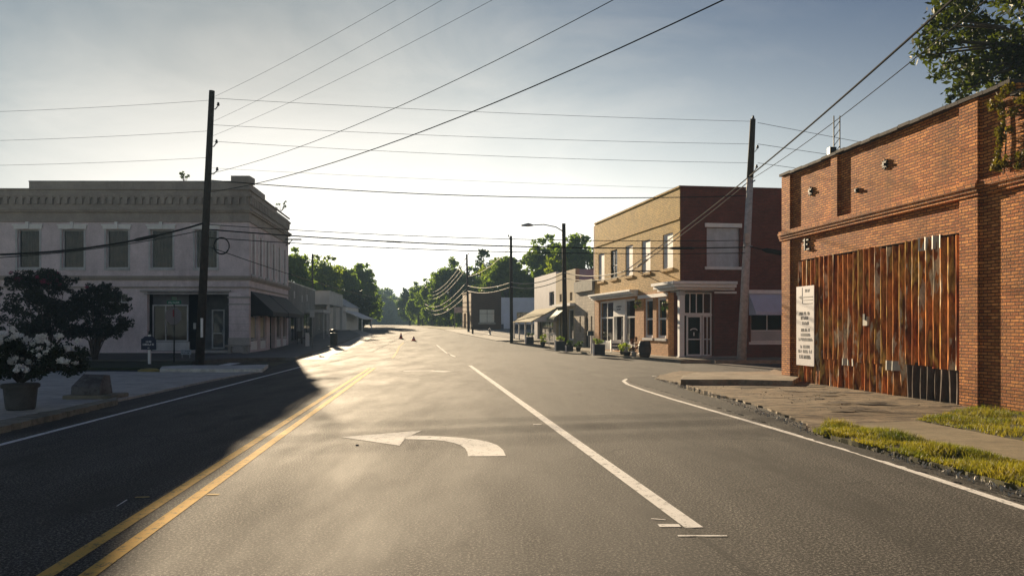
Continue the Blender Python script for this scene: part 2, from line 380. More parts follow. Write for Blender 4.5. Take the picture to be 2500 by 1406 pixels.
# right pavement in front of the tan brick building and on
rk = [(7.6, 34.6), G(1560, 878), G(1470, 869), G(1350, 851), G(1250, 839)]
T0 = (8.09, 37.0); T1 = (5.44, 50.5)
tU = Vector((T1[0]-T0[0], T1[1]-T0[1])).normalized()
def TL(u, d=0): return (T0[0]+tU.x*u-tU.y*d, T0[1]+tU.y*u+tU.x*d)
PAVR = concrete_mat('sunny_pavement', (.33, .29, .22), .35)  # lighter copy of the pavement concrete, sunlight put into its colour
strip('pavement', rk, [(9.5, 34.6), TL(0, -1), TL(14, -1), TL(26, -1), TL(36, -1)], .11, PAVR, skirt=.25)
slab('pavement', [(9.0, 34.0), (60, 34.0), (60, 37.6), (9.0, 37.3)], .105, PAVR)
strip('forecourt', [G(1248, 839.5), (-5.6, 80), (-8.4, 94)], [(10, 64), (8, 80), (8, 98)], .05, concrete_mat('forecourt_concrete', (.42, .39, .34), .3), skirt=.2)
strip('grass_verge', [(-8.4, 94), (-12, 110), (-20, 160), (-33, 240)], [(-4.5, 94), (-7, 110), (-14, 160), (-26, 240)], .07, plain('sunny_verge', (.16, .15, .05), .95, .4, 1, .3), skirt=.1)  # lighter turf colour with the sunlight put into it
# near right: apron, raised walk, path, turf
APR = concrete_mat('broken_apron', (.28, .215, .135), .95)
slab('apron', [G(1600, 926), G(1650, 936), G(1745, 965), G(1860, 995), G(1960, 1035), G(1985, 1058), G(2060, 1062), G(2500, 1160), (8.6, 7), (12, 7), (12, 22.5), (8.6, 25.5), G(1660, 908), G(1610, 918)], .04, APR, jit=.045, seed=3)
slab('raised_walk', [G(1662, 926, .17), G(1800, 926, .17), G(1935, 929, .17), (8.5, 22.5), (8.8, 25.8), G(1880, 906, .17), G(1700, 909, .17), G(1668, 915, .17)], .17, concrete_mat('raised_walk_concrete', (.36, .30, .22), .5), jit=.02, seed=8)
slab('footpath', [G(2075, 1046), G(2240, 1038), G(2500, 1090), (10.5, 9.2), (10.2, 6.5), (7.1, 6.5), G(2500, 1140)], .075, concrete_mat('footpath_concrete', (.30, .25, .16), .25), jit=.012, seed=5)
TURF = plain('turf_soil', (.07, .065, .025), .95, .4, 2, .5)
verge1 = [G(2010, 1068), G(2035, 1045), G(2075, 1050), G(2500, 1143), (7.0, 6.6), (5.6, 6.2), G(2500, 1205), G(2200, 1120)]
verge2 = [G(2235, 1032), (9.2, 15.0), (9.6, 11), (11.5, 9.2), G(2500, 1088)]
slab('grass_verge', verge1, .065, TURF, jit=.03); slab('grass_verge', verge2, .06, TURF, jit=.03)
slab('dirt_edge', [G(1590, 918), G(1530, 922), G(1540, 933), G(1640, 962), G(1800, 1010), G(2000, 1078), G(2500, 1228), (5.3, 6.0), (5.9, 6.0), G(2300, 1150), G(2000, 1068), G(1960, 1045), G(1700, 962), G(1610, 928)], .012, ASPHD, jit=.03, seed=6)
GRASSM = leaf_mat('grass_blades', (.05, .085, .012), (.30, .23, .045), .4, 1.6)
def in_poly(x, y, P):
    c = False
    for i in range(len(P)):
        a, b = P[i], P[i-1]
        if (a[1] > y) != (b[1] > y) and x < (b[0]-a[0])*(y-a[1])/(b[1]-a[1])+a[0]: c = not c
    return c
def blades(P, n, h, z, seed, name='grass'):
    r = random.Random(seed); x0 = min(p[0] for p in P); x1 = max(p[0] for p in P); y0 = min(p[1] for p in P); y1 = max(p[1] for p in P)
    vs = []; fs = []
    while len(fs) < n:
        x, y = r.uniform(x0, x1), r.uniform(y0, y1)
        if not in_poly(x, y, P): continue
        if math.sin(x*5.3+y*1.7)+math.sin(y*7.1-x*2.9)+r.uniform(-.8, .8) < -1.15: continue
        cl = .4+.9*abs(math.sin(x*3.1+1)*math.sin(y*2.3+x))
        a = r.uniform(0, 6.28); hh = h*r.uniform(.4, 1.2)*cl; l = hh*r.uniform(.1, .9); a2 = r.uniform(0, 6.28); wd = r.uniform(.004, .009)
        b = len(vs)
        vs += [(x-math.cos(a)*wd, y-math.sin(a)*wd, z), (x+math.cos(a)*wd, y+math.sin(a)*wd, z), (x+math.cos(a2)*l, y+math.sin(a2)*l, z+hh)]
        fs.append((b, b+1, b+2))
    return MB().add(vs, fs).build(name, GRASSM)
tag(blades(verge1, 30000, .10, .06, 1), kind='stuff'); tag(blades(verge2, 16000, .09, .055, 2), kind='stuff')
tag(blades([G(1980, 1062), G(2020, 1040), G(2060, 1050), G(2040, 1075)], 1500, .12, .03, 3), kind='stuff')
tag(blades([(8.5, 22), (8.6, 22), (9.35, 14.2), (9.1, 14.2)], 2200, .1, .03, 9), kind='stuff')
# crumbs of broken paving along the ragged edge
def crumbs(path, n, spread, smax, mat, seed, name='gravel'):
    r = random.Random(seed); m = MB()
    for _ in range(n):
        i = r.randrange(len(path)-1); f = r.random(); a, b = path[i], path[i+1]
        x = a[0]+(b[0]-a[0])*f+r.gauss(0, spread); y = a[1]+(b[1]-a[1])*f+r.gauss(0, spread); s = smax*r.random()**2+.008
        m.add([(x+r.uniform(-s, s), y+r.uniform(-s, s), r.uniform(0, .05)+s*q) for q in (0, 0, 0, 1, 1)], [(0, 1, 2), (0, 1, 3), (1, 2, 4), (0, 2, 3), (3, 4, 1), (3, 4, 2)])
    return tag(m.build(name, mat), kind='stuff')
crumbs([G(1600, 926), G(1745, 968), G(1960, 1048), G(2200, 1118), G(2500, 1215)], 700, .08, .018, CONC_L, 2)
crumbs([G(1700, 940), G(1800, 950), G(2000, 985), G(2150, 1000)], 260, .5, .014, ASPHD, 3)

def blobs(name, n, box_, mat, seed, z, sx=.5, sy=.15):
    r = random.Random(seed); m = MB()
    for _ in range(n):
        x, y = r.uniform(*box_[0]), r.uniform(*box_[1]); k = 22; a0 = r.uniform(-.5, .2); ax = sx*r.uniform(.2, 1.2); ay = sy*r.uniform(.3, 1.4)
        P = []
        for i in range(k):
            a = 6.283*i/k; q = r.uniform(.45, 1.15); u, v_ = ax*q*math.cos(a), ay*q*math.sin(a); P.append((x+u*math.cos(a0)-v_*math.sin(a0), y+u*math.sin(a0)+v_*math.cos(a0), z))
        m.add([(x, y, z)]+P, [(0, i+1, (i+1) % k+1) for i in range(k)]); z += .0004
    return tag(m.build(name, mat), kind='stuff')
SOIL = plain('damp_soil', (.075, .05, .028), .95, .5, 6, .6)
blobs('dirt', 34, ((5.6, 9.2), (14.8, 22.5)), SOIL, 5, .0425, .55, .14)
blobs('dirt', 26, ((6.0, 7.6), (13.5, 18.5)), SOIL, 6, .0565, .35, .1)
blobs('dirt', 12, ((7.4, 10.0), (8.5, 13.5)), SOIL, 7, .078, .5, .1)
# painted road markings
WPNT = paint_mat('white_road_paint', (.85, .83, .79)); YPNT = paint_mat('yellow_road_paint', (.86, .52, .12)); YPNT2 = paint_mat('pale_yellow_road_paint', (.66, .47, .18))
def line(name, P, w_, mat, off=.004):
    P = [p if len(p) == 2 else p for p in P]
    q = []
    for a, b in zip(P, P[1:]):
        n = max(1, int(math.hypot(b[0]-a[0], b[1]-a[1])/2)); q += [(a[0]+(b[0]-a[0])*k/n, a[1]+(b[1]-a[1])*k/n) for k in range(n)]
    q.append(P[-1]); vs = []
    for i, p in enumerate(q):
        a, b = q[max(i-1, 0)], q[min(i+1, len(q)-1)]; d = Vector((b[0]-a[0], b[1]-a[1])).normalized()
        z = gz(p[1])+off
        vs += [(p[0]-d.y*w_/2, p[1]+d.x*w_/2, z), (p[0]+d.y*w_/2, p[1]-d.x*w_/2, z)]
    return tag(MB().add(vs, [(2*i, 2*i+1, 2*i+3, 2*i+2) for i in range(len(q)-1)]).build(name, mat), kind='structure')
ya0, ya1 = G(110, 1406), G(903, 898); yb0, yb1 = G(212, 1406), G(915, 898)
def ext(a, b, y): f = (y-a[1])/(b[1]-a[1]); return (a[0]+(b[0]-a[0])*f, y)
line('yellow_centre_line', [ext(ya0, ya1, -6), ya1], .115, YPNT); line('yellow_centre_line', [ext(yb0, yb1, -6), yb1], .115, YPNT)
wa0, wa1 = G(1695, 1288), G(1147, 892)
line('white_lane_line', [wa0, wa1], .15, WPNT)
line('white_edge_line', [(-6.2, 2), G(0, 1086), G(370, 990), G(740, 894)], .11, WPNT)
line('white_edge_line', [(5.0, 2), G(2500, 1240), G(2100, 1108), G(1800, 1020), G(1640, 974), G(1570, 952), G(1532, 938), G(1522, 930), G(1530, 925), G(1556, 921), G(1600, 917.5)], .11, WPNT)
line('white_lane_line', [G(1111, 871), G(1066, 842)], .12, WPNT); line('white_lane_line', [G(1098, 866), G(1080, 853)], .10, WPNT)
line('yellow_centre_line', [G(958, 874), G(975, 846), G(985, 836)], .12, YPNT2)
line('white_crossing_bar', [G(520, 897), G(575, 886)], .5, WPNT)
for y, a, b in ((868.5, 994, 1060), (845, 1005, 1052)):
    line('turn_arrow', [G(a, y), G(b, y)], .45, WPNT)
line('turn_arrow', [G(985, 906), G(1060, 904.5)], .35, WPNT); line('turn_arrow', [G(1055, 906), G(1096, 907.5)], .6, WPNT)
line('worn_bar', [G(1655, 1308), G(1775, 1308)], .035, WPNT); line('worn_bar', [G(1608, 1283), G(1660, 1283)], .09, WPNT)
line('worn_bar', [G(1590, 1266), G(1625, 1269)], .02, WPNT); line('worn_bar', [G(505, 1207), G(535, 1207)], .06, YPNT2)
line('worn_bar', [G(330, 1214), G(365, 1213)], .04, YPNT2); line('worn_bar', [G(285, 1236), G(310, 1220)], .015, WPNT); line('worn_bar', [G(1302, 1036), G(1322, 1036)], .07, WPNT)
line('worn_bar', [G(470, 1218), G(490, 1213)], .015, YPNT2)
def shape(name, head, top, bot, mat):
    vs = [(*G(*p), .004) for p in head]; fs = [(0, 2, 1), (0, 3, 2)] if len(head) == 4 else []
    k = len(vs); vs += [(*G(*p), .004) for p in top]+[(*G(*p), .004) for p in bot]; n = len(top)
    fs += [(k+i, k+i+1, k+n+i+1, k+n+i) for i in range(n-1)]
    return MB().add(vs, fs).build(name, mat)
tp = [(1000, 1063), (1045, 1063.8), (1090, 1066), (1130, 1069), (1165, 1073), (1194, 1079), (1215, 1087), (1228, 1098), (1235, 1113)]
bt = [(985, 1072), (1025, 1072.6), (1060, 1074), (1087, 1076.8), (1108, 1081), (1125, 1087), (1136, 1095), (1141, 1104), (1143, 1114)]
me = shape('turn_arrow', [(833, 1067), (1030, 1051), (992, 1068), (975, 1088)], tp, bt, WPNT); tag(me, kind='structure')
# worn dark seam where the lane line sits
line('tar_seam', [ext(wa0, wa1, 0), (wa0[0]-.05, wa0[1]), (wa1[0]-.05, wa1[1])], .07, ASPHD, .0025)

# ------------------------------------------------------------ building helpers
def window(parent, F, u0, u1, z0, z1, fm=WHITE, dep=.16, fr=.06, mull=(), bars=(), blind=None, bz=None, sill=None, head=None, name='window', label=None):
    m = MB(F); a, b = -dep-.05, -dep
    m.box(u0, u0+fr, a, b, z0, z1).box(u1-fr, u1, a, b, z0, z1).box(u0+fr, u1-fr, a, b, z0, z0+fr).box(u0+fr, u1-fr, a, b, z1-fr, z1)
    for x in mull: m.box(x-fr*.35, x+fr*.35, a+.005, b-.005, z0+fr, z1-fr)
    for z in bars: m.box(u0+fr, u1-fr, a+.012, b-.012, z-fr*.35, z+fr*.35)
    o = m.build(name, fm, parent)
    if label: o['label'] = label
    if blind == 'board': MB(F).box(u0+fr, u1-fr, a-.01, b-.006, z0+fr, z1-fr).build('board', WHITE, o); blind = None
    else: MB(F).add([(u0+fr, b-.03, z0+fr), (u1-fr, b-.03, z0+fr), (u1-fr, b-.03, z1-fr), (u0+fr, b-.03, z1-fr)], [(0, 1, 2, 3)]).build('pane', GLASS, o)
    if blind is not None:
        zz = z0+fr if bz is None else bz
        bm = MB(F); k = max(1, int((z1-fr-zz)/.06))
        if blind is BLIND:
            bm.box(u0+fr, u1-fr, a-.06, a-.045, zz, z1-fr)
        else:
            n = max(4, int((u1-u0)/.09)); pp = [(u0+fr+(u1-u0-2*fr)*i/n, a-.06-(.03 if i % 2 else 0)) for i in range(n+1)]
            bm.add([(p[0], p[1], zz) for p in pp]+[(p[0], p[1], z1-fr) for p in pp], [(i, i+1, n+2+i, n+1+i) for i in range(n)])
        bm.build('blind' if blind is BLIND else 'curtain', blind, o)
    if sill: MB(F).box(u0-.1, u1+.1, -dep, .07, z0-.13, z0-.003).build('sill', sill, o)
    if head: MB(F).box(u0-.13, u1+.13, -.05, .05, z1+.003, z1+.2).build('lintel', head, o)
    return o
def backing(parent, F, u0, u1, z0, z1, depth=1.2, name='interior'):
    """dark room behind glass"""
    m = MB(F); q = [(-.31, ), ]
    m.box(u0, u1, -depth-.05, -depth, z0, z1); m.box(u0-.05, u0, -depth, -.31, z0, z1); m.box(u1, u1+.05, -depth, -.31, z0, z1)
    m.box(u0, u1, -depth, -.31, z1, z1+.05); m.box(u0, u1, -depth, -.31, z0-.05, z0)
    return m.build(name, DARK, parent)
def glyphs(F, u0, u1, z, h, seed, d, mat, parent, bold=.18):
    """a row of small illegible letter strokes"""
    r = random.Random(seed); m = MB(F); x = u0
    while x < u1-h*.3:
        wd = h*r.uniform(.45, .8)
        if r.random() < .14: x += wd; continue
        t = h*bold
        m.box(x, x+t, d, d+.004, z, z+h)
        if r.random() < .6: m.box(x+wd-t, x+wd, d, d+.004, z, z+h*r.choice((1, .6)))
        m.box(x+t, x+wd-t if wd > 2*t else x+t*2, d, d+.004, z+h*r.choice((0, .45, .8)), z+h*r.choice((0, .45, .8))+t)
        x += wd+h*.18
    return m.build('lettering', mat, parent)
INK = plain('dark_ink', (.05, .05, .055), .7, bmp=0); INKG = plain('grey_ink', (.22, .22, .22), .7, bmp=0)

# ------------------------------------------------------------ pink corner building (left)
P0 = (-14.9, 43.5); PFe = (-34.9, 43.35); PSe = (-16.1, 55.3)
PF = Frame(P0, PFe, -1); PS = Frame(P0, PSe, 1)
PF.N = (0.0075, -1.0) ; PS.N = (.9949, .1012)
def masonry(name, col, F, stain=.3, w_=.6, h_=.3):
    m, t, p = _mat(name)
    c = ramp(t, noise(t, .8, 8, rough=.7), [(.3, scl(col, .75)), (.7, scl(col, 1.15))])
    c = mix(t, .5, c, ramp(t, noise(t, 14, 5), [(.3, .7), (.7, 1.1)]), 'MULTIPLY')
    c = mix(t, ramp(t, noise(t, .8, 9, rough=.8, stretch=(1, 1, .3)), [(.5, 0.0), (.72, stain)]), c, scl(col, .4))
    t.links.new(c, p.inputs['Base Color']); p.inputs['Roughness'].default_value = .85
    bump(t, noise(t, 18, 6), p, .3, .01); return m
PINK = masonry('pink_stucco', (.70, .60, .62), PF, .5); PINKT = masonry('brown_pink_frieze', (.37, .32, .28), PF, .6)
STONEP = masonry('grey_stone', (.42, .39, .37), PF, .5)
pk = thing('corner_building', (P0[0], P0[1], 0), 'two-storey pink and brown corner building with dentil cornice, left of the road', 'building')
fw = [(2.43+2.5*i-.62, 2.43+2.5*i+.62, 4.9, 7.08) for i in range(7)]
store = [(1.12, 5.75, .2, 3.55)]
sm_w = [(6.85, 8.0, 2.95, 3.45)]
MB(PF).wall(0, 20, 0, 4.3, store+sm_w, .3).build('lower_wall', PINK, pk)
MB(PF).wall(0, 20, 4.3, 7.55, fw, .3).build('upper_wall', PINK, pk)
m = MB(PF); m.box(0, 12.4, -.3, -.0, 7.55, 9.75); m.box(12.4, 20, -.3, 0, 7.55, 9.4); m.build('parapet', PINKT, pk)
sw = [(.95+1.87*i-.36, .95+1.87*i+.36, 4.6, 6.95) for i in range(6)]
ss = [(.45, 2.3, .25, 2.9), (2.9, 4.6, .25, 2.9), (5.6, 7.2, .1, 2.9), (7.7, 9.3, .25, 2.9), (9.8, 11.4, .25, 2.9)]
MB(PS).wall(.3, PS.L, 0, 4.3, ss, .3).build('lower_wall', PINK, pk)
MB(PS).wall(.3, PS.L, 4.3, 7.55, sw, .3).build('upper_wall', PINK, pk)
m = MB(PS); m.box(.3, 4.2, -.3, 0, 7.55, 9.75); m.box(4.2, 7.8, -.3, 0, 7.55, 9.45); m.box(7.8, PS.L, -.3, 0, 7.55, 9.25); m.build('parapet', PINKT, pk)
MB().add([(-15.2, 43.9, 9.0), (-34.8, 43.8, 9.0), (-34.8, 58, 9.0), (-16.5, 55.2, 9.0)], [(0, 1, 2, 3)]).build('roof', STONEP, pk)
MB().box(-34.9, -16.4, 55.2, 55.5, 0, 9).build('rear_wall', PINKT, pk)
MB().box(-35.2, -34.92, 43.36, 55.5, 0, 9.0).build('side_wall', PINKT, pk)
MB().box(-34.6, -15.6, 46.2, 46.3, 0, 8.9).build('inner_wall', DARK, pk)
# cornices
for F, L0, L in ((PF, -.12, 20), (PS, 0.0, PS.L+.1)):
    m = MB(F)
    for z, h, d in ((9.32, .07, .10), (8.15, .12, .22), (8.05, .1, .14), (7.5, .10, .10), (4.32, .14, .16), (4.22, .1, .09), (3.78, .08, .07)):
        m.box(L0, L, .0, d, z, z+h)
    m.build('cornice', PINKT if F is PF else PINKT, pk)
    m = MB(F); u = .1
    while u < L-.3:
        m.box(u, u+.2, .002, .13, 8.5, 8.95); m.extd([(u+.2, 8.95), (u+.2, 8.8), (u+.3, 8.9), (u+.42, 8.8), (u+.42, 8.95)], .002, .1); u += .42
    m.box(L0, L, .002, .15, 8.952, 9.1)
    m.build('dentils', PINKT, pk)
MB(PF).box(-.05, 1.0, -.9, .06, 9.75, 10.12).build('chimney', PINKT, pk)
MB(PF).box(-.02, 12.4, -.33, .04, 9.752, 9.83).build('coping', STONEP, pk)
for i, (a, b, c, d_) in enumerate(fw):
    o = window(pk, PF, a, b, c, d_, WHITE2, .14, .06, blind=CURT, sill=WHITE2)
    m = MB(PF); m.box(a-.16, b+.16, -.02, .1, d_+.02, d_+.2).box(a-.22, b+.22, -.02, .14, d_+.2, d_+.28).box((a+b)/2-.08, (a+b)/2+.08, .02, .17, d_+.02, d_+.42)
    m.build('window_hood', WHITE, o)
    each(PF, 'casing', WHITE2, o, ((a-.1, a-.003, -.02, .03, c, d_), (b+.003, b+.1, -.02, .03, c, d_)))
for a, b, c, d_ in sw:
    o = window(pk, PS, a, b, c, d_, WHITE2, .2, .06, bars=((c+d_)/2,), blind=CURT, sill=WHITE2)
    each(PS, 'casing', WHITE, o, ((a-.12, a-.003, -.02, .05, c, d_), (b+.003, b+.12, -.02, .05, c, d_)))
window(pk, PF, *sm_w[0], WHITE2, .1, .05, mull=(7.25, 7.6), sill=STONEP)
# storefront (recessed)
GREYP = plain('grey_panel', (.13, .13, .135), .8)
sf = MB(PF); sf.box(3.6, 5.65, -.55, -.5, 2.85, 3.5).build('transom_panel', GREYP, pk)
o = window(pk, PF, 3.62, 5.65, .75, 2.85, WHITE2, .45, .07, mull=(4.9,), name='shop_window')
MB(PF).box(3.55, 5.65, -.55, -.42, .22, .72).build('bulkhead', WHITE2, pk)
MB(PF).box(1.2, 3.5, -1.9, -1.8, .2, 3.5).build('entry_back', GREYP, pk)
o = window(pk, PF, 2.0, 2.75, .3, 2.6, WHITE2, 1.7, .08, bars=(1.2,), name='shop_door'); MB(PF).box(2.08, 2.12, -1.72, -1.62, 1.1, 1.4).build('door_handle', GREYM, o)
window(pk, PF, 1.3, 1.8, .7, 2.8, GREYP, 1.6, .06, name='shop_window')
MB(PF).box(1.12, 3.6, -1.8, .1, .08, .26).build('step', STONEP, pk)
each(PF, 'storefront_cornice', STONEP, pk, ((1.0, 6.1, .0, .14, 3.56, 3.66), (1.1, 5.9, 0, .08, 3.42, 3.5)))
# corner pier
m = MB(PF); m.box(-.04, 1.1, -.02, .10, .2, 3.5)
m.build('pier', PINK, pk)
m = MB(PF)
for z in (.55, .95, 1.35, 1.75, 2.15, 2.55): m.box(-.042, 1.102, .05, .103, z, z+.02)
m.box(-.1, 1.16, -.02, .16, 3.2, 3.3).box(-.08, 1.14, -.02, .14, 2.82, 2.9).box(-.06, 1.12, -.02, .14, .12, .95)
m.build('pier_moulding', STONEP, pk)
POSTER = plain('pale_poster', (.60, .55, .42), .8, .1)
for i, (a, b, c, d_) in enumerate(ss):
    if i == 2:
        o = window(pk, PS, a, b, c, d_, BLACKM, .25, .1, name='shop_door', bars=(1.1,)); continue
    o = window(pk, PS, a, b, c+.55, d_, WHITE2, .12, .08, name='shop_window')
    MB(PS).box(a, b, -.2, -.05, c-.1, c+.5).build('bulkhead', WHITE, o)
    if i < 2: MB(PS).box(a+.25, b-.35, -.13, -.12, c+.7, c+1.9).build('poster', POSTER, o)
for a, b, lab in ((.4, 5.0, 'nearer black sloping awning'), (5.2, 11.0, 'farther black sloping awning')):
    aw = MB(PS).extr([(.01, 3.62), (1.25, 2.45), (1.25, 2.2), (1.22, 2.2), (1.22, 2.42), (.01, 3.55)], a, b)
    for e in (a, b): aw.extr([(.01, 3.55), (1.22, 2.42), (1.22, 2.2), (.01, 2.2)], e-.01, e+.01)
    tag(aw.build('awning', CLOTHB, pk), lab)
m = MB(PS); m.tube([(10.8, .0, 7.75), (10.8, 1.1, 7.75)], .05).tube([(10.8, .0, 7.3), (10.8, .5, 7.73)], .03); m.build('wall_bracket', BLACKM, pk)

# ------------------------------------------------------------ grey low shop and carport-style shop (left, further)
GREYW = plain('grey_block_wall', (.24, .235, .225), .85, .2, 1.5, .3, grime=.35); LGREY = plain('pale_fascia', (.50, .51, .52), .6, .12, 1, .1, grime=.2)
C0 = (-16.35, 56.2); C1 = (-18.0, 70.2); CF = Frame(C0, C1, 1); CF.N = (.993, .117)
g1 = thing('grey_shop', (C0[0], C0[1], gz(57)), 'low grey block shop beside the pink corner building', 'building')
zb = gz(60)
MB(CF).wall(0, CF.L, -.2, 4.85, [(1.0, 4.2, .5, 2.7), (5.2, 6.4, .1, 2.6), (7.4, 12.6, .5, 2.7)], .3).box(-.0, .3, -12, -.3, -.2, 4.85).box(CF.L-.3, CF.L, -12, -.3, -.2, 4.85).build('wall', GREYW, g1)
MB(CF).box(-.03, CF.L+.03, -.35, .05, 4.853, 4.95).build('coping', GREYM, g1)
MB(CF).box(.3, CF.L-.3, -12, -.3, 4.3, 4.4).box(.3, CF.L-.3, -12.2, -12, -.2, 4.4).build('roof', GREYW, g1)
for a, b in ((1.0, 4.2), (7.4, 12.6)):
    window(g1, CF, a, b, .5, 2.7, BLACKM, .12, .08, mull=((a+b)/2,), name='shop_window')
window(g1, CF, 5.2, 6.4, .1, 2.6, GREYM, .2, .08, bars=(1.1,), name='shop_door')
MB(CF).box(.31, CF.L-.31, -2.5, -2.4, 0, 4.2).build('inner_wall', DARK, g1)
each(CF, 'faded_patch', WHITE2, g1, [(u, u+a, .003, .02, z-.25, z+.3) for u, a, z in ((2.2, .55, 4.0), (6.1, .4, 3.85), (8.8, .5, 4.0))])
MB(CF).box(8.0, 13.6, .0, 1.5, 2.75, 3.0).box(9.4, 9.5, 1.3, 1.4, .3, 2.75).box(13.2, 13.3, 1.3, 1.4, .3, 2.75).build('flat_canopy', LGREY, g1)
D0 = (-17.8, 75.0); D1 = (-18.95, 86.0); DF = Frame(D0, D1, 1); DF.N = (.995, .1)
g2 = thing('white_fascia_shop', (D0[0], D0[1], gz(76)), 'small shop with deep pale fascia over a shaded front', 'building')
zb = gz(78)
MB(DF).box(-.3, DF.L, -1.4, 0, 3.75, 5.0).box(0, DF.L, -9, -1.4, 3.75, 5.0).build('fascia', LGREY, g2)
MB(DF).box(-.33, DF.L+.03, -1.45, .04, 5.003, 5.1).build('coping', GREYM, g2)
each(DF, 'post', LGREY, g2, ((0, .25, -.3, -.05, zb-.3, 3.75), (5, 5.25, -.3, -.05, zb-.2, 3.75), (DF.L-.3, DF.L, -.3, -.05, zb-.2, 3.75)))
MB(DF).wall(0, DF.L, zb-.5, 3.75, [(3.5, 5.5, zb+.5, 3.2)], .3, -1.6).box(0, .3, -9, -1.9, zb-.5, 3.75).build('wall', GREYW, g2)
window(g2, DF, 3.5, 5.5, zb+.5, 3.2, WHITE2, 1.7, .07, mull=(4.5,))
# small white gabled porch house
H0 = (-19.6, 88.0)
g3 = thing('white_porch_house', (H0[0], H0[1], gz(88)), 'small white gabled house with sloping porch roof beyond the pale fascia shop', 'house')
zh = gz(90)
MB().box(-25, -19.0, 88, 95, zh-.4, zh+2.7).build('wall', WHITE, g3)
m = MB(); m.add([(-25.2, 87.8, zh+2.7), (-18.8, 87.8, zh+2.7), (-22, 87.8, zh+4.6), (-25.2, 95.2, zh+2.7), (-18.8, 95.2, zh+2.7), (-22, 95.2, zh+4.6)], [(0, 1, 2), (3, 5, 4), (0, 2, 5, 3), (1, 4, 5, 2), (0, 3, 4, 1)]); m.build('roof', WHITE2, g3)
MB().add([(-19.2, 87.5, 3.5), (-17.0, 87.5, 2.55), (-17.0, 94, 2.55), (-19.2, 94, 3.5), (-19.2, 87.5, 3.38), (-17.0, 87.5, 2.43), (-17.0, 94, 2.43), (-19.2, 94, 3.38)], [(0, 1, 2, 3), (4, 7, 6, 5), (0, 4, 5, 1), (1, 5, 6, 2), (2, 6, 7, 3), (3, 7, 4, 0)]).build('porch_roof', WHITE, g3)
for y in (87.8, 93.7): MB().box(-17.2, -17.1, y, y+.1, zh-.1, 2.45).build('porch_post', WHITE, g3)

# ------------------------------------------------------------ tan brick corner building (right)
TF = Frame(T0, (22.0, 38.9), 1); TF.N = (-.0, -1.0) if False else (TF.U[1], -TF.U[0])
TS = Frame(T0, T1, -1); TS.N = (-TS.U[1], TS.U[0])
YBR = brick('tan_brick', TS, (.80, .54, .20), (.56, .36, .12), (.40, .28, .12), .22, .09, .016, stops=(6.2, 6.9, (1.0, 1.02, .75)), stain=.3, big=.4)
OBR = brick('orange_tan_brick', TS, (.76, .40, .18), (.58, .29, .12), (.46, .30, .16), .22, .09, .016, stain=.3, big=.4)
RBR = brick('dark_red_brick', TF, (.20, .050, .036), (.135, .035, .026), (.12, .065, .05), stain=.4, big=.4)
tb = thing('brick_corner_shop', (T0[0], T0[1], 0), 'two-storey tan and dark red brick corner building with white cornices, right of the road', 'building')
tw = [(.84, 2.15), (3.85, 5.15), (6.54, 7.77), (9.23, 10.46), (11.7, 12.96)]
tops = [(a, b, 4.5, 6.25) for a, b in tw]
shops = [(1.7, 3.0, 1.0, 3.1), (3.5, 4.8, 1.0, 3.1), (6.2, 12.9, .15, 3.2)]
MB(TS).wall(0, TS.L, 6.6, 8.3, [], .3).build('upper_wall', YBR, tb)
MB(TS).wall(0, TS.L, 3.45, 6.6, tops, .3).build('upper_wall', YBR, tb)
MB(TS).wall(1.45, TS.L, 0, 3.45, shops, .3).build('lower_wall', OBR, tb)
MB(TS).box(0, TS.L, 0, .04, 6.78, 6.86).build('string_course', YBR, tb); MB(TS).box(-.02, TS.L, -.33, .05, 8.302, 8.38).build('coping', YBR, tb)
for i, (a, b, c, d_) in enumerate(tops):
    dk = i == 3
    window(tb, TS, a, b, c, d_, BLACKM if dk else WHITE, .05, .07, mull=((a+b)/2,) if dk else (), bars=(5.3,) if dk else (), blind=None if dk else 'board', sill=YBR, label='dark uncovered window' if dk else None)
# end wall, rear, roof
xe = 22.0
ft = [(1.35, 3.05, 4.5, 6.4), (3.6, 6.3, .85, 2.75)]
door_op = [(.35, 1.72, 0.0, 3.2)]
MB(TF).wall(.02, TF.L, 3.35, 8.3, ft, .3).build('upper_wall', RBR, tb)
MB(TF).wall(1.75, TF.L, 0, 3.35, ft, .3).build('lower_wall', RBR, tb)
MB(TF).box(-.02, TF.L, -.33, .05, 8.302, 8.38).build('coping', RBR, tb)
MB().add([(8.3, 37.2, 7.8), (21.8, 39, 7.8), (19, 52, 7.8), (5.7, 50.3, 7.8)], [(0, 1, 2, 3)]).build('roof', GREYP, tb)
MB(Frame(T1, (19.2, 52.4), 1)).box(0, 13.9, -.3, 0, 0, 8.2).build('rear_wall', RBR, tb)
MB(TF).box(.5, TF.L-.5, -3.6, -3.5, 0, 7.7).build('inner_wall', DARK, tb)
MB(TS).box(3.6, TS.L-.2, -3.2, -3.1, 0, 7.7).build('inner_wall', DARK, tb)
# boarded big upper window
BOARD = plain('white_boards', (.62, .64, .70), .6, .12, 3, .2, grime=.5)
o = MB(TF).box(1.35, 3.05, -.22, -.16, 4.5, 6.4).build('boarded_window', BOARD, tb)
m = MB(TF)
for z in (4.75, 5.0, 5.25, 5.5, 5.75, 6.0, 6.2): m.box(1.37, 3.03, -.162, -.145, z, z+.17)
m.build('board', BOARD, o)
MB(TF).box(1.25, 3.12, -.14, .06, 6.403, 6.6).build('lintel', WHITE, o); MB(TF).box(1.25, 3.12, -.14, .08, 4.36, 4.497).build('sill', WHITE, o)
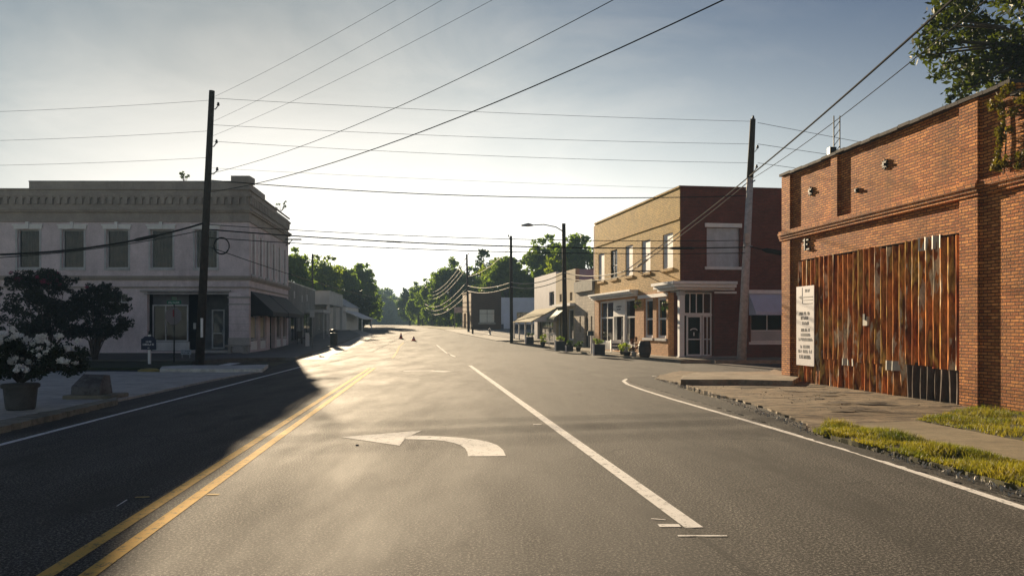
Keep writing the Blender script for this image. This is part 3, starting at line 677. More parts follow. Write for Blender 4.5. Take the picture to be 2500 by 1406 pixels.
# right shop window with pale awning
BLUEW = plain('pale_blue_white_awning', (.58, .63, .80), .6, .08, 2, .1)
o = window(tb, TF, 3.6, 6.3, .85, 2.75, WHITE, .12, .07, mull=(4.5, 5.4), bars=(1.4,), sill=WHITE, name='shop_window')
MB(TF).box(3.67, 6.23, -.11, -.10, .93, 1.38).build('grey_panel', LGREY, o)
aw = MB(TF).extr([(.01, 3.2), (.75, 2.3), (.75, 2.15), (.72, 2.15), (.72, 2.27), (.01, 3.1)], 3.5, 6.6); aw.extr([(.01, 3.1), (.72, 2.27), (.72, 2.15), (.01, 2.15)], 3.5, 3.52)
aw.build('awning', BLUEW, tb); MB(TF).box(3.45, 6.6, 0, .12, 3.203, 3.38).build('awning_head', WHITE, tb)
# corner entry: recess, column, canopy
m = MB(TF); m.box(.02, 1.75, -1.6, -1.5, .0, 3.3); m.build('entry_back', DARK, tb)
MB(TS).box(1.45, 1.75, -1.5, -.3, 0, 3.4).build('entry_side_wall', RBR, tb)
MB(TF).box(1.72, 1.76, -1.5, -.3, 0, 3.3).build('entry_side_wall', RBR, tb)
MB(TF).box(.02, 1.74, -1.5, -.02, 3.302, 3.349).build('entry_ceiling', WHITE2, tb)
MB(TF).box(-.02, .22, -.26, -.0, .12, 3.3).build('column', WHITE, tb)
MB(TF).box(-.06, .26, -.30, .04, 0, .16).build('column_base', WHITE2, tb); MB(TF).box(-.06, .26, -.30, .04, 3.1, 3.3).build('column_capital', WHITE2, tb)
STEP = concrete_mat('step_concrete', (.35, .34, .34), .2)
MB(TF).box(.26, 3.2, -1.45, .25, .02, .16).build('step', STEP, tb)
o = window(tb, TF, .3, 1.72, 2.2, 3.25, WHITE, .3, .06, mull=(.62, .95, 1.3), name='transom_window')
o = window(tb, TF, .45, 1.22, .17, 2.13, WHITE, .3, .075, bars=(.98,), name='glass_door')
MB(TF).box(1.08, 1.12, -.30, -.24, 1.0, 1.3).build('door_handle', GREYM, o)
m = MB(TF); k = 9
m.add([(.83+.19*math.cos(math.pi*i/k), -.33, 1.42+.10*math.sin(math.pi*i/k)) for i in range(k+1)]+[(.83+.15*math.cos(math.pi*i/k), -.33, 1.40+.07*math.sin(math.pi*i/k)) for i in range(k+1)], [(i, i+1, k+2+i, k+1+i) for i in range(k)])
m.box(.8, .86, -.335, -.33, 1.15, 1.32); m.build('door_lettering', WHITE, o)
window(tb, TF, 1.27, 1.72, .17, 2.13, WHITE, .3, .06, bars=(.98,), mull=(1.5,), name='side_light')
MB(TF).box(.26, 1.72, -.38, -.26, 2.13, 2.2).build('door_head', WHITE, tb)
# canopy wraps the corner
m = MB(TF)
for z, h, d in ((3.36, .1, .28), (3.47, .14, .5), (3.62, .14, .62)):
    m.box(-.0-d*.9, 2.65, .002, d, z, z+h)
MB(TF).box(1.73, 2.85, 0, .06, 3.2, 3.3).build('ledge', WHITE, tb)
m.build('cornice_canopy', WHITE, tb)
m = MB(TS)
for z, h, d in ((3.36, .1, .28), (3.47, .14, .5), (3.62, .14, .62)):
    m.box(0, 2.2, .002, d, z, z+h)
m.build('cornice_canopy', WHITE, tb)
m = MB(TS)
for z, h, d in ((3.3, .1, .25), (3.42, .12, .42), (3.55, .10, .5)): m.box(5.7, 13.7, .002, d, z, z+h)
m.build('shopfront_cornice', WHITE, tb)
MB(TS).box(1.5, 5.6, 0, .07, 3.12, 3.3).build('lintel_band', WHITE, tb)
for a, b, c, d_ in shops[:2]:
    window(tb, TS, a, b, c, d_, WHITE, .1, .14, sill=WHITE2, bars=(2.0,), name='tall_window')
a, b, c, d_ = shops[2]
o = window(tb, TS, 6.2, 8.1, .6, 3.2, WHITE, .12, .12, bars=(2.15,), name='shop_window')
o = window(tb, TS, 10.2, 12.9, .6, 3.2, WHITE, .12, .12, bars=(2.15,), mull=(11.5,), name='shop_window')
each(TS, 'bulkhead', WHITE2, tb, ((6.2, 8.1, -.2, -.06, .1, .6), (10.2, 12.9, -.2, -.06, .1, .6)))
o = window(tb, TS, 8.5, 9.9, .12, 2.15, WHITE, .5, .1, name='shop_door'); MB(TS).box(9.7, 9.74, -.5, -.42, 1.0, 1.3).build('door_handle', GREYM, o)
o = MB(TS).box(8.1, 10.2, -.12, -.08, 2.2, 3.2).build('shop_sign', WHITE, tb)
glyphs(TS, 8.7, 9.6, 2.75, .09, 3, -.078, INK, o); glyphs(TS, 8.8, 9.5, 2.58, .09, 4, -.078, INK, o)
each(TS, 'door_pilaster', WHITE, tb, ((8.1, 8.3, -.25, -.05, .1, 2.2), (10.0, 10.2, -.25, -.05, .1, 2.2)))

# ------------------------------------------------------------ further right row
STN = brick('pale_stone', TS, (.60, .54, .44), (.48, .43, .36), (.42, .38, .32), .5, .22, .02, stain=.2)
s1 = thing('stone_chapel_shop', (*TL(13.9), 0), 'narrow pale stone shop with pointed dark door beside the tan brick building', 'building')
z0 = .05
A, B, C = 15.7, .45, 2.55
MB(TS).wall(13.85, 18.4, -.2, 4.1, [(15.25, 16.15, 0, 2.6), (14.3, 14.65, 1.2, 2.3), (17.0, 17.35, 1.2, 2.3)], .3).build('wall', STN, s1)
MB(TS).extd([(15.25, 2.6), (15.25, 2.0), (15.7, 2.6)], -.12, -.02).extd([(16.15, 2.6), (15.7, 2.6), (16.15, 2.0)], -.12, -.02).build('door_arch', STN, s1)
MB(TS).box(15.25, 16.15, -.25, -.15, .0, 2.6).build('door', plain('dark_oak_door', (.03, .018, .012), .6), s1)
for a in (14.3, 17.0): window(s1, TS, a, a+.35, 1.2, 2.3, WHITE2, .15, .04)
MB(TS).box(13.9, 18.3, .0, .14, 4.0, 4.75).build('sign_panel', plain('weathered_board', (.22, .22, .20), .8, .3, 4), s1)
MB(TS).box(13.9, 18.3, -10, -.3, 3.9, 4.0).build('roof', GREYP, s1)
SANDY = plain('sandy_stucco', (.60, .50, .34), .85, .15, 1.5, .2, grime=.3); BLUISH = plain('pale_blue_grey_siding', (.52, .56, .66), .7, .1, 2, .15, grime=.15)
s2 = thing('sandy_shop', (*TL(18.4), gz(56)), 'two-storey sandy stucco shop with pale blue grey side', 'building')
MB(TS).wall(18.42, 24.0, -.2, 5.75, [(18.9, 20.6, .6, 2.9), (21.2, 22.2, .2, 2.7), (22.5, 23.7, .6, 2.9), (19.2, 19.9, 3.5, 4.1), (22.2, 22.9, 3.5, 4.1)], .3).build('front_wall', SANDY, s2)
MB(TS).box(18.42, 18.7, -9, -.3, 0, 5.72).box(23.7, 24, -9, -.3, 0, 5.72).box(18.42, 24, -9.3, -9.003, 0, 5.72).build('side_wall', BLUISH, s2)
MB(TS).box(18.7, 23.7, -9, -.3, 5.3, 5.4).build('roof', GREYP, s2)
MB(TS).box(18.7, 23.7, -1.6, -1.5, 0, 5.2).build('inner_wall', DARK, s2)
for a, b, c, d_ in ((18.9, 20.6, .6, 2.9), (22.5, 23.7, .6, 2.9)): window(s2, TS, a, b, c, d_, WHITE, .15, .1, name='shop_window')
window(s2, TS, 21.2, 22.2, .2, 2.7, BLACKM, .25, .08, name='shop_door')
for a in (19.2, 22.2): window(s2, TS, a, a+.7, 3.5, 4.1, WHITE, .15, .05)
MB(TS).box(18.6, 23.8, 0, .35, 3.1, 3.3).build('ledge', WHITE, s2)
aw = MB(TS).extr([(.01, 3.0), (.95, 2.25), (.95, 2.1), (.92, 2.1), (.92, 2.22), (.01, 2.9)], 20.9, 23.2).build('awning', plain('pale_green_awning', (.26, .30, .17), .7), s2)
LILAC = plain('white_lilac_siding', (.66, .64, .68), .7, .08, 2, .15, grime=.12)
s3 = thing('white_tall_shop', (*TL(24.1), gz(60)), 'tall plain white shop front with a wooden shed porch', 'building')
MB(TS).wall(24.02, 31.7, .1, 5.9, [(24.6, 26.2, 3.3, 4.4), (25, 30.5, .4, 2.2)], .3).box(24.02, 24.3, -10, -.3, .1, 5.88).box(31.4, 31.7, -10, -.3, .1, 5.88).build('wall', LILAC, s3)
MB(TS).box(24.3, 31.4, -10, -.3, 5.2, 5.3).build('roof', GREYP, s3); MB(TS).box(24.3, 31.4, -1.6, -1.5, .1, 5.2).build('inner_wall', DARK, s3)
window(s3, TS, 24.6, 26.2, 3.3, 4.4, plain('navy_frame', (.03, .05, .12), .5), .12, .08)
window(s3, TS, 25, 30.5, .4, 2.2, BLACKM, .2, .08, mull=(27, 28.6), name='shop_window')
SHING = plain('olive_shingles', (.24, .20, .09), .9, .25, 8, .6)  # the shingles' own tan-olive colour
m = MB(TS).extr([(.01, 3.1), (2.1, 2.0), (2.1, 1.93), (.01, 3.0)], 23.6, 31.2); m.build('porch_roof', SHING, s3)
MB(TS).extr([(.01, 3.0), (2.0, 1.96), (.01, 1.96)], 23.61, 23.66).build('porch_gable', LILAC, s3)
for u in (23.8, 26.3, 28.8, 31.0): MB(TS).box(u, u+.12, 1.9, 2.02, gz(62)-.1, 1.97).build('porch_post', WHITE, s3)
m = MB(TS); m.tube([(2.6, 0, 4.45), (2.6, 1.92, 4.42)], .035, 6).tube([(2.6, 0, 3.9), (2.6, 1.2, 4.42)], .02, 6); m.build('cable_bracket', BLACKM, tb)
# building across the forecourt
BRN = brick('brown_brick', TF, (.115, .075, .06), (.08, .055, .045), (.09, .07, .06), stain=.2)
TANF = plain('tan_front', (.62, .48, .34), .8, .1, grime=.2)
BF = Frame((-5.07, 95), (-1.35, 95.3), 1); BF.N = (BF.U[1], -BF.U[0])
b1 = thing('brown_shop', (-5.07, 95, gz(95)), 'low brown brick building with paired window across the pale forecourt', 'building')
zb = gz(95)
MB(BF).wall(0, BF.L, zb-.4, 5.9, [(1.0, 2.95, 2.05, 3.75)], .3).build('side_wall', BRN, b1)
window(b1, BF, 1.0, 2.95, 2.05, 3.75, BLACKM, .05, .06, mull=(2.0,), bars=(3.2,), blind=BLIND, sill=GREYM)
BS = Frame((-5.07, 95), (-6.6, 102.8), -1); BS.N = (-BS.U[1], BS.U[0])
MB(BS).wall(.02, BS.L, zb-.3, 5.9, [(1, 3, zb, 3.3), (4.5, 7, zb, 3.3)], .3).build('front_wall', TANF, b1)
for a, b in ((1, 3), (4.5, 7)): window(b1, BS, a, b, zb+.02, 3.3, GREYM, .2, .08, name='shop_window')
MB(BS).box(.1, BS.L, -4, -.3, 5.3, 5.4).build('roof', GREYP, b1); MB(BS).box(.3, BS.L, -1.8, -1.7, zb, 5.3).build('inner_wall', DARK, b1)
MB(BS).box(-.05, BS.L, -.35, .08, 5.903, 6.0).build('coping', TANF, b1)
PBL = plain('pale_blue_render', (.55, .60, .74), .75, .08, 1, .1, grime=.1)
b2 = thing('pale_blue_shop', (-1.3, 95.4, gz(95)), 'pale blue rendered building attached to the brown brick one', 'building')
QF = Frame((-1.33, 95.2), (8.5, 96.2), 1); QF.N = (QF.U[1], -QF.U[0])
MB(QF).wall(0, QF.L, 1.9, 5.2, [(1.9, 6.5, 2.2, 3.4)], .3).build('wall', PBL, b2)
MB(QF).box(0, QF.L, -.3, .03, zb-.4, 1.897).build('plinth', plain('dark_blue_plinth', (.07, .08, .13), .8), b2)
window(b2, QF, 1.9, 6.5, 2.2, 3.4, WHITE2, .15, .08, mull=(3.4, 5))
MB(QF).box(.3, 1.4, .003, .06, 1.3, 3.2).build('door', BLUEW, b2)
MB(QF).box(0, QF.L, -6, -.3, 4.9, 5.0).build('roof', GREYP, b2)
MB(QF).box(1.6, 7.5, 0, 1.2, 1.85, 1.95).build('canopy', GREYM, b2)

# ------------------------------------------------------------ orange brick warehouse (near right)
R0 = (7.97, 22.7); RU = Vector((.1218, -.9926))
def RP_(s, d=0): return (R0[0]+RU.x*s-.9926*d, R0[1]+RU.y*s-.1218*d)
RF = Frame(R0, RP_(20), 1); RF.N = (-.9926, -.1218)
OB = brick('orange_red_brick', RF, (.80, .35, .095), (.44, .14, .035), (.12, .06, .025), .195, .062, .011, big=.85, stain=.85, bst=1.0)
wh = thing('brick_warehouse', (R0[0], R0[1], 0), 'old orange-red brick warehouse with corrugated rusty doors, near right', 'building')
met = (.9, 7.45, 0.0, 3.47)
MB(RF).wall(0, 8.9, -.3, 6.0, [met], .35, -.09).build('front_wall', OB, wh)
MB(RF).wall(8.9, 20, -.3, 5.75, [], .35, -.09).build('front_wall', OB, wh)
MB(RF).box(0, .5, -.088, .0, -.3, 6.0).build('pilaster', OB, wh)
MB(RF).box(2.72, 3.02, -.088, .0, 4.3, 6.06).extr([(-.088, 4.0), (0, 4.3), (-.088, 4.3)], 2.72, 3.02).build('pilaster', OB, wh)
MB(RF).box(7.5, 8.0, -.088, .0, -.3, 6.05).build('pilaster', OB, wh); MB(RF).box(12.5, 13, -.088, 0, -.3, 5.8).build('pilaster', OB, wh)
m = MB(RF)
for k, (z, h, d) in enumerate(((4.12, .07, .03), (4.192, .07, .06), (4.264, .075, .09), (4.342, .05, .06))):
    for a, b in ((-.04, 8.05), (8.05, 20)): m.box(a-(.04 if a < 0 else 0), b, -.088, d-(.0 if a < 8 else .06), z, z+h)
m.build('string_course', OB, wh)
COP = plain('dark_coping_tiles', (.06, .05, .045), .85, .4, 5, .5)
m = MB(RF); r_ = random.Random(4); u = -.06
while u < 20:
    l = r_.uniform(.28, .42); zt = (6.0 if u < 8.6 else 5.75)+r_.uniform(-.012, .012)
    if u < .5 or 2.65 < u < 3.05: zt += .03
    m.box(u, u+l-.01, -.47, .05, zt+.004, zt+.075); u += l
m.build('coping', COP, wh)
MB().add([(8.4, 22.2, 5.3), (30, 25, 5.3), (33, 3, 5.1), (10.8, 3, 5.1)], [(0, 1, 2, 3)]).build('roof', COP, wh)
EN = Frame((7.97, 22.7), (30, 25.4), -1); EN.N = (-EN.U[1], EN.U[0])
MB(EN).wall(.0, 22, -.3, 5.95, [], .35, -.002).build('end_wall', OB, wh)
IRON = plain('black_iron', (.02, .018, .016), .6)
def star(u, z, r, d=-.087):
    m = MB(RF); pts = []
    for i in range(16): rr_ = r if i % 2 == 0 else r*.42; pts.append((u+rr_*math.cos(i*math.pi/8), z+rr_*math.sin(i*math.pi/8)))
    m.extd(pts, d, d+.04); m.box(u-.03, u+.03, d, d+.07, z-.03, z+.03); m.build('tie_plate', IRON, wh)
star(1.55, 5.32, .13); star(4.95, 5.35, .13); star(3.8, 4.95, .07)
m = MB(RF); m.box(1.28, 1.33, -.087, -.02, 3.72, 4.05).box(1.2, 1.5, -.087, -.03, 3.98, 4.02).box(1.2, 1.45, -.087, -.03, 3.86, 3.9).box(1.33, 1.55, -.087, -.03, 3.72, 3.76); m.build('iron_bracket', IRON, wh)
# corrugated sheets
def rust_mat():
    m, t, p = _mat('painted_rusty_corrugated_metal')
    g = t.nodes.new('ShaderNodeNewGeometry')
    dot = t.nodes.new('ShaderNodeVectorMath'); dot.operation = 'DOT_PRODUCT'; t.links.new(g.outputs['Position'], dot.inputs[0]); dot.inputs[1].default_value = (.1218, -.9926, 0)
    sp = t.nodes.new('ShaderNodeSeparateXYZ'); t.links.new(g.outputs['Position'], sp.inputs[0])
    def vec(ku, kz):
        c = t.nodes.new('ShaderNodeCombineXYZ')
        for i, (o, k) in enumerate(((dot.outputs['Value'], ku), (sp.outputs[2], kz))):
            mm = t.nodes.new('ShaderNodeMath'); mm.operation = 'MULTIPLY'; mm.inputs[1].default_value = k; t.links.new(o, mm.inputs[0]); t.links.new(mm.outputs[0], c.inputs[i])
        return c.outputs[0]
    n1 = noise(t, 1, 3, vec(4.4, .45), .6)
    c = ramp(t, n1, [(.34, (.08, .025, .012)), (.42, (.40, .11, .03)), (.50, (.66, .26, .07)), (.56, (.20, .055, .02)), (.61, (.66, .40, .10)), (.68, (.34, .08, .03))])
    wfac = ramp(t, noise(t, 1, 4, vec(4.6, .5), .7), [(.57, 0.0), (.60, .95)])
    c = mix(t, wfac, c, (.70, .56, .38))
    c = mix(t, .7, c, ramp(t, noise(t, 1, 6, vec(13, 3), .8), [(.35, .25), (.65, 1.5)]), 'MULTIPLY')
    # dark tar paint low on the near sheets, whitish joint
    mu = t.nodes.new('ShaderNodeMapRange'); mu.inputs[1].default_value = 0; mu.inputs[2].default_value = 1
    t.links.new(c, p.inputs['Base Color']); p.inputs['Roughness'].default_value = .9; p.inputs['Metallic'].default_value = 0
    p.inputs['Specular IOR Level'].default_value = .05
    bump(t, noise(t, 1, 6, vec(10, 8), .7), p, .5, .02); return m
RUST = rust_mat(); TAR = plain('dark_lower_sheet_paint', (.09, .058, .042), .85, .4, 4, .3); WSHEET = plain('bare_white_sheet', (.5, .47, .40), .6, .25, 4, .3)
def sheet(u0, u1, z0, z1, mat, name, d0=-.13, seed=0, top_j=.0, wob=.006):
    r = random.Random(seed); pitch = .23; n = max(2, int((u1-u0)/pitch*8)); rows = 10; vs = []
    ph = [r.uniform(0, 6) for _ in range(6)]
    for j in range(rows+1):
        z = z0+(z1-z0)*j/rows
        for i in range(n+1):
            u = u0+(u1-u0)*i/n
            x = (u/pitch) % 1.0
            prof = .055*max(-.55, min(1, 1.7*math.cos(2*math.pi*x)))
            w_ = wob*(1.6-z/3.47)*(math.sin(u*9+ph[0]+z*3.1)+math.sin(u*23+ph[1]-z*6))
            ww = .03*max(0, (.9-z))*math.sin(u*11+ph[2])
            zz = z+(r.uniform(-top_j, top_j) if j == rows else 0)
            vs.append((u+w_*.8, d0+prof+w_+ww, zz))
    fs = [(j*(n+1)+i, j*(n+1)+i+1, (j+1)*(n+1)+i+1, (j+1)*(n+1)+i) for j in range(rows) for i in range(n)]
    return MB(RF).add(vs, fs, smooth=True).build(name, mat, wh)
MB(RF).box(.9, 7.45, -.42, -.4, -.1, 3.47).build('door_backing', TAR, wh)
us = [.9, 1.85, 2.8, 3.75, 4.7, 5.65, 6.6, 7.45]
for i, (a, b) in enumerate(zip(us, us[1:])):
    zj = .72+.02*(i % 3)
    sheet(a, b+.03, zj, 3.45+(.03 if i % 2 else -.02), RUST, 'corrugated_sheet', -.10+.006*(i % 2), i, .02)
    sheet(a, b+.03, .0, zj+.06, TAR if i >= 5 else RUST, 'corrugated_sheet', -.125, i+20)
sheet(3.2, 3.7, .62, .80, WSHEET, 'patch_sheet', -.085, 40); sheet(4.95, 5.45, .60, .82, WSHEET, 'patch_sheet', -.085, 41); sheet(6.2, 6.9, 3.22, 3.5, WSHEET, 'patch_sheet', -.085, 42)
o = MB(RF).box(4.2, 4.38, -.06, .02, 1.62, 1.84).build('hasp_plate', WSHEET, wh); MB(RF).box(4.25, 4.33, .02, .05, 1.76, 1.9).build('padlock', IRON, o)
# hanging banner
bn = thing('banner', (*RP_(1.4, 0), .5), 'tall narrow white notice board with grey printed lines on the rusty corrugated doors', 'sign')
MB(RF).box(.93, 1.9, .0, .02, .52, 2.72).build('board', plain('notice_board_white', (.66, .64, .66), .6, .04, 2, 0), bn)
D_ = .0205
m = MB(RF); m.box(1.25, 1.27, D_, D_+.004, 2.25, 2.68).box(1.27, 1.84, D_, D_+.004, 2.40, 2.425).box(1.27, 1.84, D_, D_+.004, 2.32, 2.335).box(1.27, 1.82, D_, D_+.004, 2.22, 2.24).box(1.27, 1.28, D_, D_+.004, 2.23, 2.4)
m.add([(1.05, D_+.004, 2.42), (1.2, D_+.004, 2.46), (1.2, D_+.004, 2.36)], [(0, 1, 2)]); m.build('emblem', INKG, bn)
glyphs(RF, 1.42, 1.7, 2.55, .08, 30, D_, INKG, bn)
for i, (z, a, b, h) in enumerate(((1.92, 1.10, 1.74, .085), (1.79, 1.18, 1.68, .09), (1.65, 1.20, 1.66, .09), (1.46, 1.2, 1.66, .085), (1.33, 1.12, 1.74, .085), (1.20, 1.06, 1.82, .085), (1.0, 1.16, 1.68, .085), (.87, 1.04, 1.82, .085), (.71, 1.1, 1.74, .10))):
    glyphs(RF, a, b, z, h, 50+i, D_, INK if i in (0, 1, 2, 3, 8) else INKG, bn, .22)
# aerial mast behind the parapet
am = thing('aerial_mast', (*RP_(3.1, -2.5), 5.3), 'thin lattice aerial mast rising behind the warehouse parapet', 'mast')
mx, my, _ = at(2043, 380, 23.0)
m = MB()
for dx in (-.09, .09): m.tube([(mx+dx, my, 5.2), (mx+dx, my, 7.9)], .018, 6)
for k in range(7): z = 6+k*.25; m.tube([(mx-.09, my, z), (mx+.09, my, z+.25)], .01, 4)
m.build('lattice', BLACKM, am); MB().box(mx-.25, mx-.05, my-.1, my+.1, 5.3, 6.95).build('equipment_box', BLACKM, am)

# ------------------------------------------------------------ poles
def pole(name, base, top, r0, r1, label, mat=POLEW, arms=(), split=None, z0=None):
    z0 = gz(base[1]) if z0 is None else z0
    t = thing(name, (base[0], base[1], z0), label, 'utility pole', 'utility poles')
    def pt(f): return (base[0]+(top[0]-base[0])*f, base[1]+(top[1]-base[1])*f, z0-.1+(top[2]-z0+.1)*f)
    if split:
        MB().tube([pt(0), pt(split)], [r0, r0+(r1-r0)*split], 14).build('lower_shaft', mat, t); MB().tube([pt(split), pt(1)], [(r0+(r1-r0)*split)*1.05, r1], 14).build('upper_shaft', POLEW, t)
    else: MB().tube([pt(0), pt(.5), pt(1)], [r0, (r0+r1)/2, r1], 14).build('shaft', mat, t)
    for f, L in arms:
        p = pt(f); m = MB(); m.tube([p, (p[0]+L*.6, p[1], p[2]-.02), (p[0]+L, p[1], p[2]+.14)], .022, 6); o = m.build('insulator_arm', GREYM, t)
        MB().lathe((p[0]+L, p[1], p[2]+.12), [(.03, 0), (.06, .03), (.06, .07), (.035, .09), (.05, .12), (.03, .15)], 10).build('insulator', BLACKM, o)
    return t, pt
lp, lpt = pole('utility_pole', (-13.15, 32.3), (-12.62, 32.3, 11.5), .19, .115, 'tall dark leaning wooden pole in front of the pink corner building', arms=((.935, .3), (.80, .3), (.70, .38)))
m = MB(); m.box(-12.98, -12.90, 32.0, 32.08, 1.15, 1.95); m.build('white_marker', WHITE, lp)
MB().box(-13.28, -13.18, 32.0, 32.05, 1.5, 1.75).build('tag_plate', GREYM, lp)
rp, rpt = pole('utility_pole', (10.3, 34.5), (10.82, 34.5, 10.9), .21, .12, 'tall pole with pale lower half and black upper half beside the red brick wall', POLEG, arms=((.99, .02), (.87, .28), (.79, .28)), split=.76)
MB().tube([(10.55, 34.5, 7.9), (10.9, 34.4, 8.15)], .03, 6).build('bracket', GREYM, rp); MB().tube([(10.4, 34.35, 5.2), (10.75, 34.35, 5.2)], .03, 6).build('bracket', GREYM, rp)
MB().box(10.36, 10.6, 34.2, 34.3, 5.3, 5.75).build('bracket_box', GREYM, rp)
p2b = G(1380, 856); p2, p2t = pole('utility_pole', p2b, (p2b[0]-.1, p2b[1], 8.25), .17, .12, 'black pole with curved street lamp arm among the pavement planters')
m = MB(); a = p2t(.985); m.tube([(a[0]-.1, a[1], a[2]-.35), (a[0]-.5, a[1], a[2]-.1), (a[0]-1.3, a[1]-.3, a[2]+.02), (a[0]-2.1, a[1]-.5, a[2]-.05)], .035, 8); la = m.build('lamp_arm', GREYM, p2)
MB().tube([(a[0]-2.0, a[1]-.5, a[2]-.05), (a[0]-2.3, a[1]-.55, a[2]-.03), (a[0]-2.75, a[1]-.6, a[2]-.08)], [.05, .12, .05], 10).build('lamp_head', GREYM, la)
p3b = G(1249, 838); p3, p3t = pole('utility_pole', p3b, (p3b[0]-.05, p3b[1], 8.7), .14, .10, 'thin black pole at the kerb before the pale forecourt', arms=((.98, -.2),))
p4b = G(1144, 811); p4, p4t = pole('utility_pole', p4b, (p4b[0]-.2, p4b[1], 9.4), .13, .1, 'pole in front of the tan end of the brown building', arms=((.99, .2),))
p5 = (-20.0, 172.0); _, p5t = pole('utility_pole', p5, (-20.0, 172, 10.2), .16, .12, 'distant pole at the roadside verge below the trees', arms=((.98, -.6),))
p6 = (-34.5, 262.0); _, p6t = pole('utility_pole', p6, (-34.5, 262, 11), .2, .16, 'farthest pole where the road bends into blue haze')
pl = at(763, 705, 88); _, plt_ = pole('utility_pole', (pl[0], pl[1]), (pl[0], pl[1], at(763, 620, 88)[2]), .13, .1, 'slim pole rising behind the roofs of the left shops')

# ------------------------------------------------------------ wires
def wire(A, B, sag, r, label, mat=CABLE, extra=None, name='overhead_wire'):
    n = 24; P = []
    for i in range(n+1):
        f = i/n; P.append((A[0]+(B[0]-A[0])*f, A[1]+(B[1]-A[1])*f, A[2]+(B[2]-A[2])*f-4*sag*f*(1-f)))
    m = MB().tube(P, r, 5)
    if extra:
        for f, l, rr_ in extra:
            i = f*n; p = Vector(P[int(i)]); d = (Vector(P[min(n, int(i)+1)])-p).normalized(); m.tube([p-d*l/2, p-d*l*.35, p+d*l*.35, p+d*l/2], [r, rr_, rr_, r], 8)
    return tag(m.build(name, mat), label, 'overhead wire', 'overhead wires')
LA = lambda y: at(490+(890-y)*.0404, y, 32.3)
BB = [(3000, -620, 470), (3000, -868, 425), (3000, -1029, 335), (3000, -1199, 300), (3000, -1288, 240)]
NM = ['thickest', 'second thickest', 'third', 'fourth', 'topmost and faintest']
for i, (bx, by, ya) in enumerate(BB):
    wire(LA(ya), at(bx, by, 9.0), .9 if i < 2 else .45, .014 if i == 0 else .009 if i == 1 else .005, f'{NM[i]} of the diagonal wires crossing the upper middle sky')
# cross-street lines between the two tall poles and out to the left
for i, (yl, yr, sg, r, lb) in enumerate(((240, 297, .1, .008, 'highest level wire strung between the two tall poles'), (305, 352, .12, .008, 'second level wire strung between the two tall poles'), (345, 398, .15, .008, 'third level wire strung between the two tall poles'), (410, 464, .1, .005, 'faint level wire just above the cornice height of the tan building'), (440, 478, .35, .02, 'dark twisted cable sagging slightly above the road'))):
    wire(LA(yl), at(1838-(yr-290)*.05, yr, 34.5), sg, r, lb)
for i, (ya, yb) in enumerate(((245, 275), (320, 345), (385, 405))):
    wire(LA(ya), at(-60, yb, 34), .05, .007, ('topmost', 'middle', 'lowest')[i]+' of three thin wires leaving the left pole over the pink roof')
for i, (yb, yc) in enumerate(((300, 345), (352, 366), (398, 405))):
    wire(at(1850, yb, 34.5), at(2600, yc+90, 38), .05, .011, ('topmost', 'middle', 'lowest')[i]+' of three wires leaving the pale pole toward the warehouse')
wire(LA(548), at(1822, 587, 34.4), .25, .016, 'uppermost of the low black cables crossing at window height')
wire(LA(560), at(1821, 604, 34.4), .3, .028, 'thick low black cable with splice cases crossing at window height', extra=((.36, .7, .035), (.88, 1.2, .06)))
wire(LA(580), at(1820, 618, 34.4), .25, .018, 'lowest of the black cables crossing at window height')
wire(at(1822, 600, 34.4), at(2000, 632, 34.2), .05, .028, 'thick cable with black splice case right of the pale pole', extra=((.42, 1.3, .11),))
wire(LA(543), at(-60, 622, 28), .35, .04, 'thick black cable with splice running left from the leaning pole', extra=((.33, .9, .07),))
wire(LA(560), at(-60, 632, 28), .2, .018, 'thinner cable running left from the leaning pole below the thick one')
cc = at(541, 601, 32.2); m = MB()
P = [(cc[0]+.32*math.cos(k*math.pi/12), cc[1], cc[2]+.34*math.sin(k*math.pi/12)) for k in range(25)]
m.tube(P, .025, 6, caps=False).tube([(p[0]*1+.015, p[1]-.05, p[2]+.02) for p in P], .018, 6, caps=False)
tag(m.build('cable_coil', CABLE), 'round loop of spare black cable hanging beside the leaning pole', 'cable coil')
# sunlit communication bundle along the right side
w0 = at(2330, -10, 16.5); w1 = (10.62, 34.3, at(0, 432, 34.5)[2])
wire(at(2900, -522, 9.5), w1, .12, .030, 'thick dark cable sweeping from top right down to the pale pole', CABLE)
wire(at(2960, -470, 9.5), (10.6, 34.3, w1[2]-.2), .3, .012, 'thinner lower cable sweeping from top right down to the pale pole', CABLE)
k2 = p2t(.55); k3 = p3t(.55); k4 = p4t(.58)
for i, (dz, sg, r, lb) in enumerate(((.0, .45, .035, 'upper'), (-.35, .4, .028, 'lower'))):
    Q = (*TL(2.6, 1.9), 4.40+dz*.6)
    wire((10.5, 34.3, w1[2]-.1+dz*.6), Q, .12, r*.8, lb+' sunlit cable from the pale pole down to the tan brick front', CABLEL, extra=((.86, .8, .06),) if i else None)
    wire(Q, (k2[0], k2[1]-.2, k2[2]+.55+dz), sg*.5, r*.8, lb+' sunlit cable from the tan brick front to the lamp pole', CABLEL)
    wire((k2[0], k2[1]-.2, k2[2]+.55+dz), (k3[0], k3[1]-.2, k3[2]+.2+dz), .35, .03, lb+' sunlit cable between the lamp pole and the forecourt pole', CABLEL)
    wire((k3[0], k3[1]-.2, k3[2]+.2+dz), (k4[0], k4[1]-.2, k4[2]+.2+dz*1.6), .35, .022, lb+' sunlit cable swooping past the brown building roof', CABLEL)
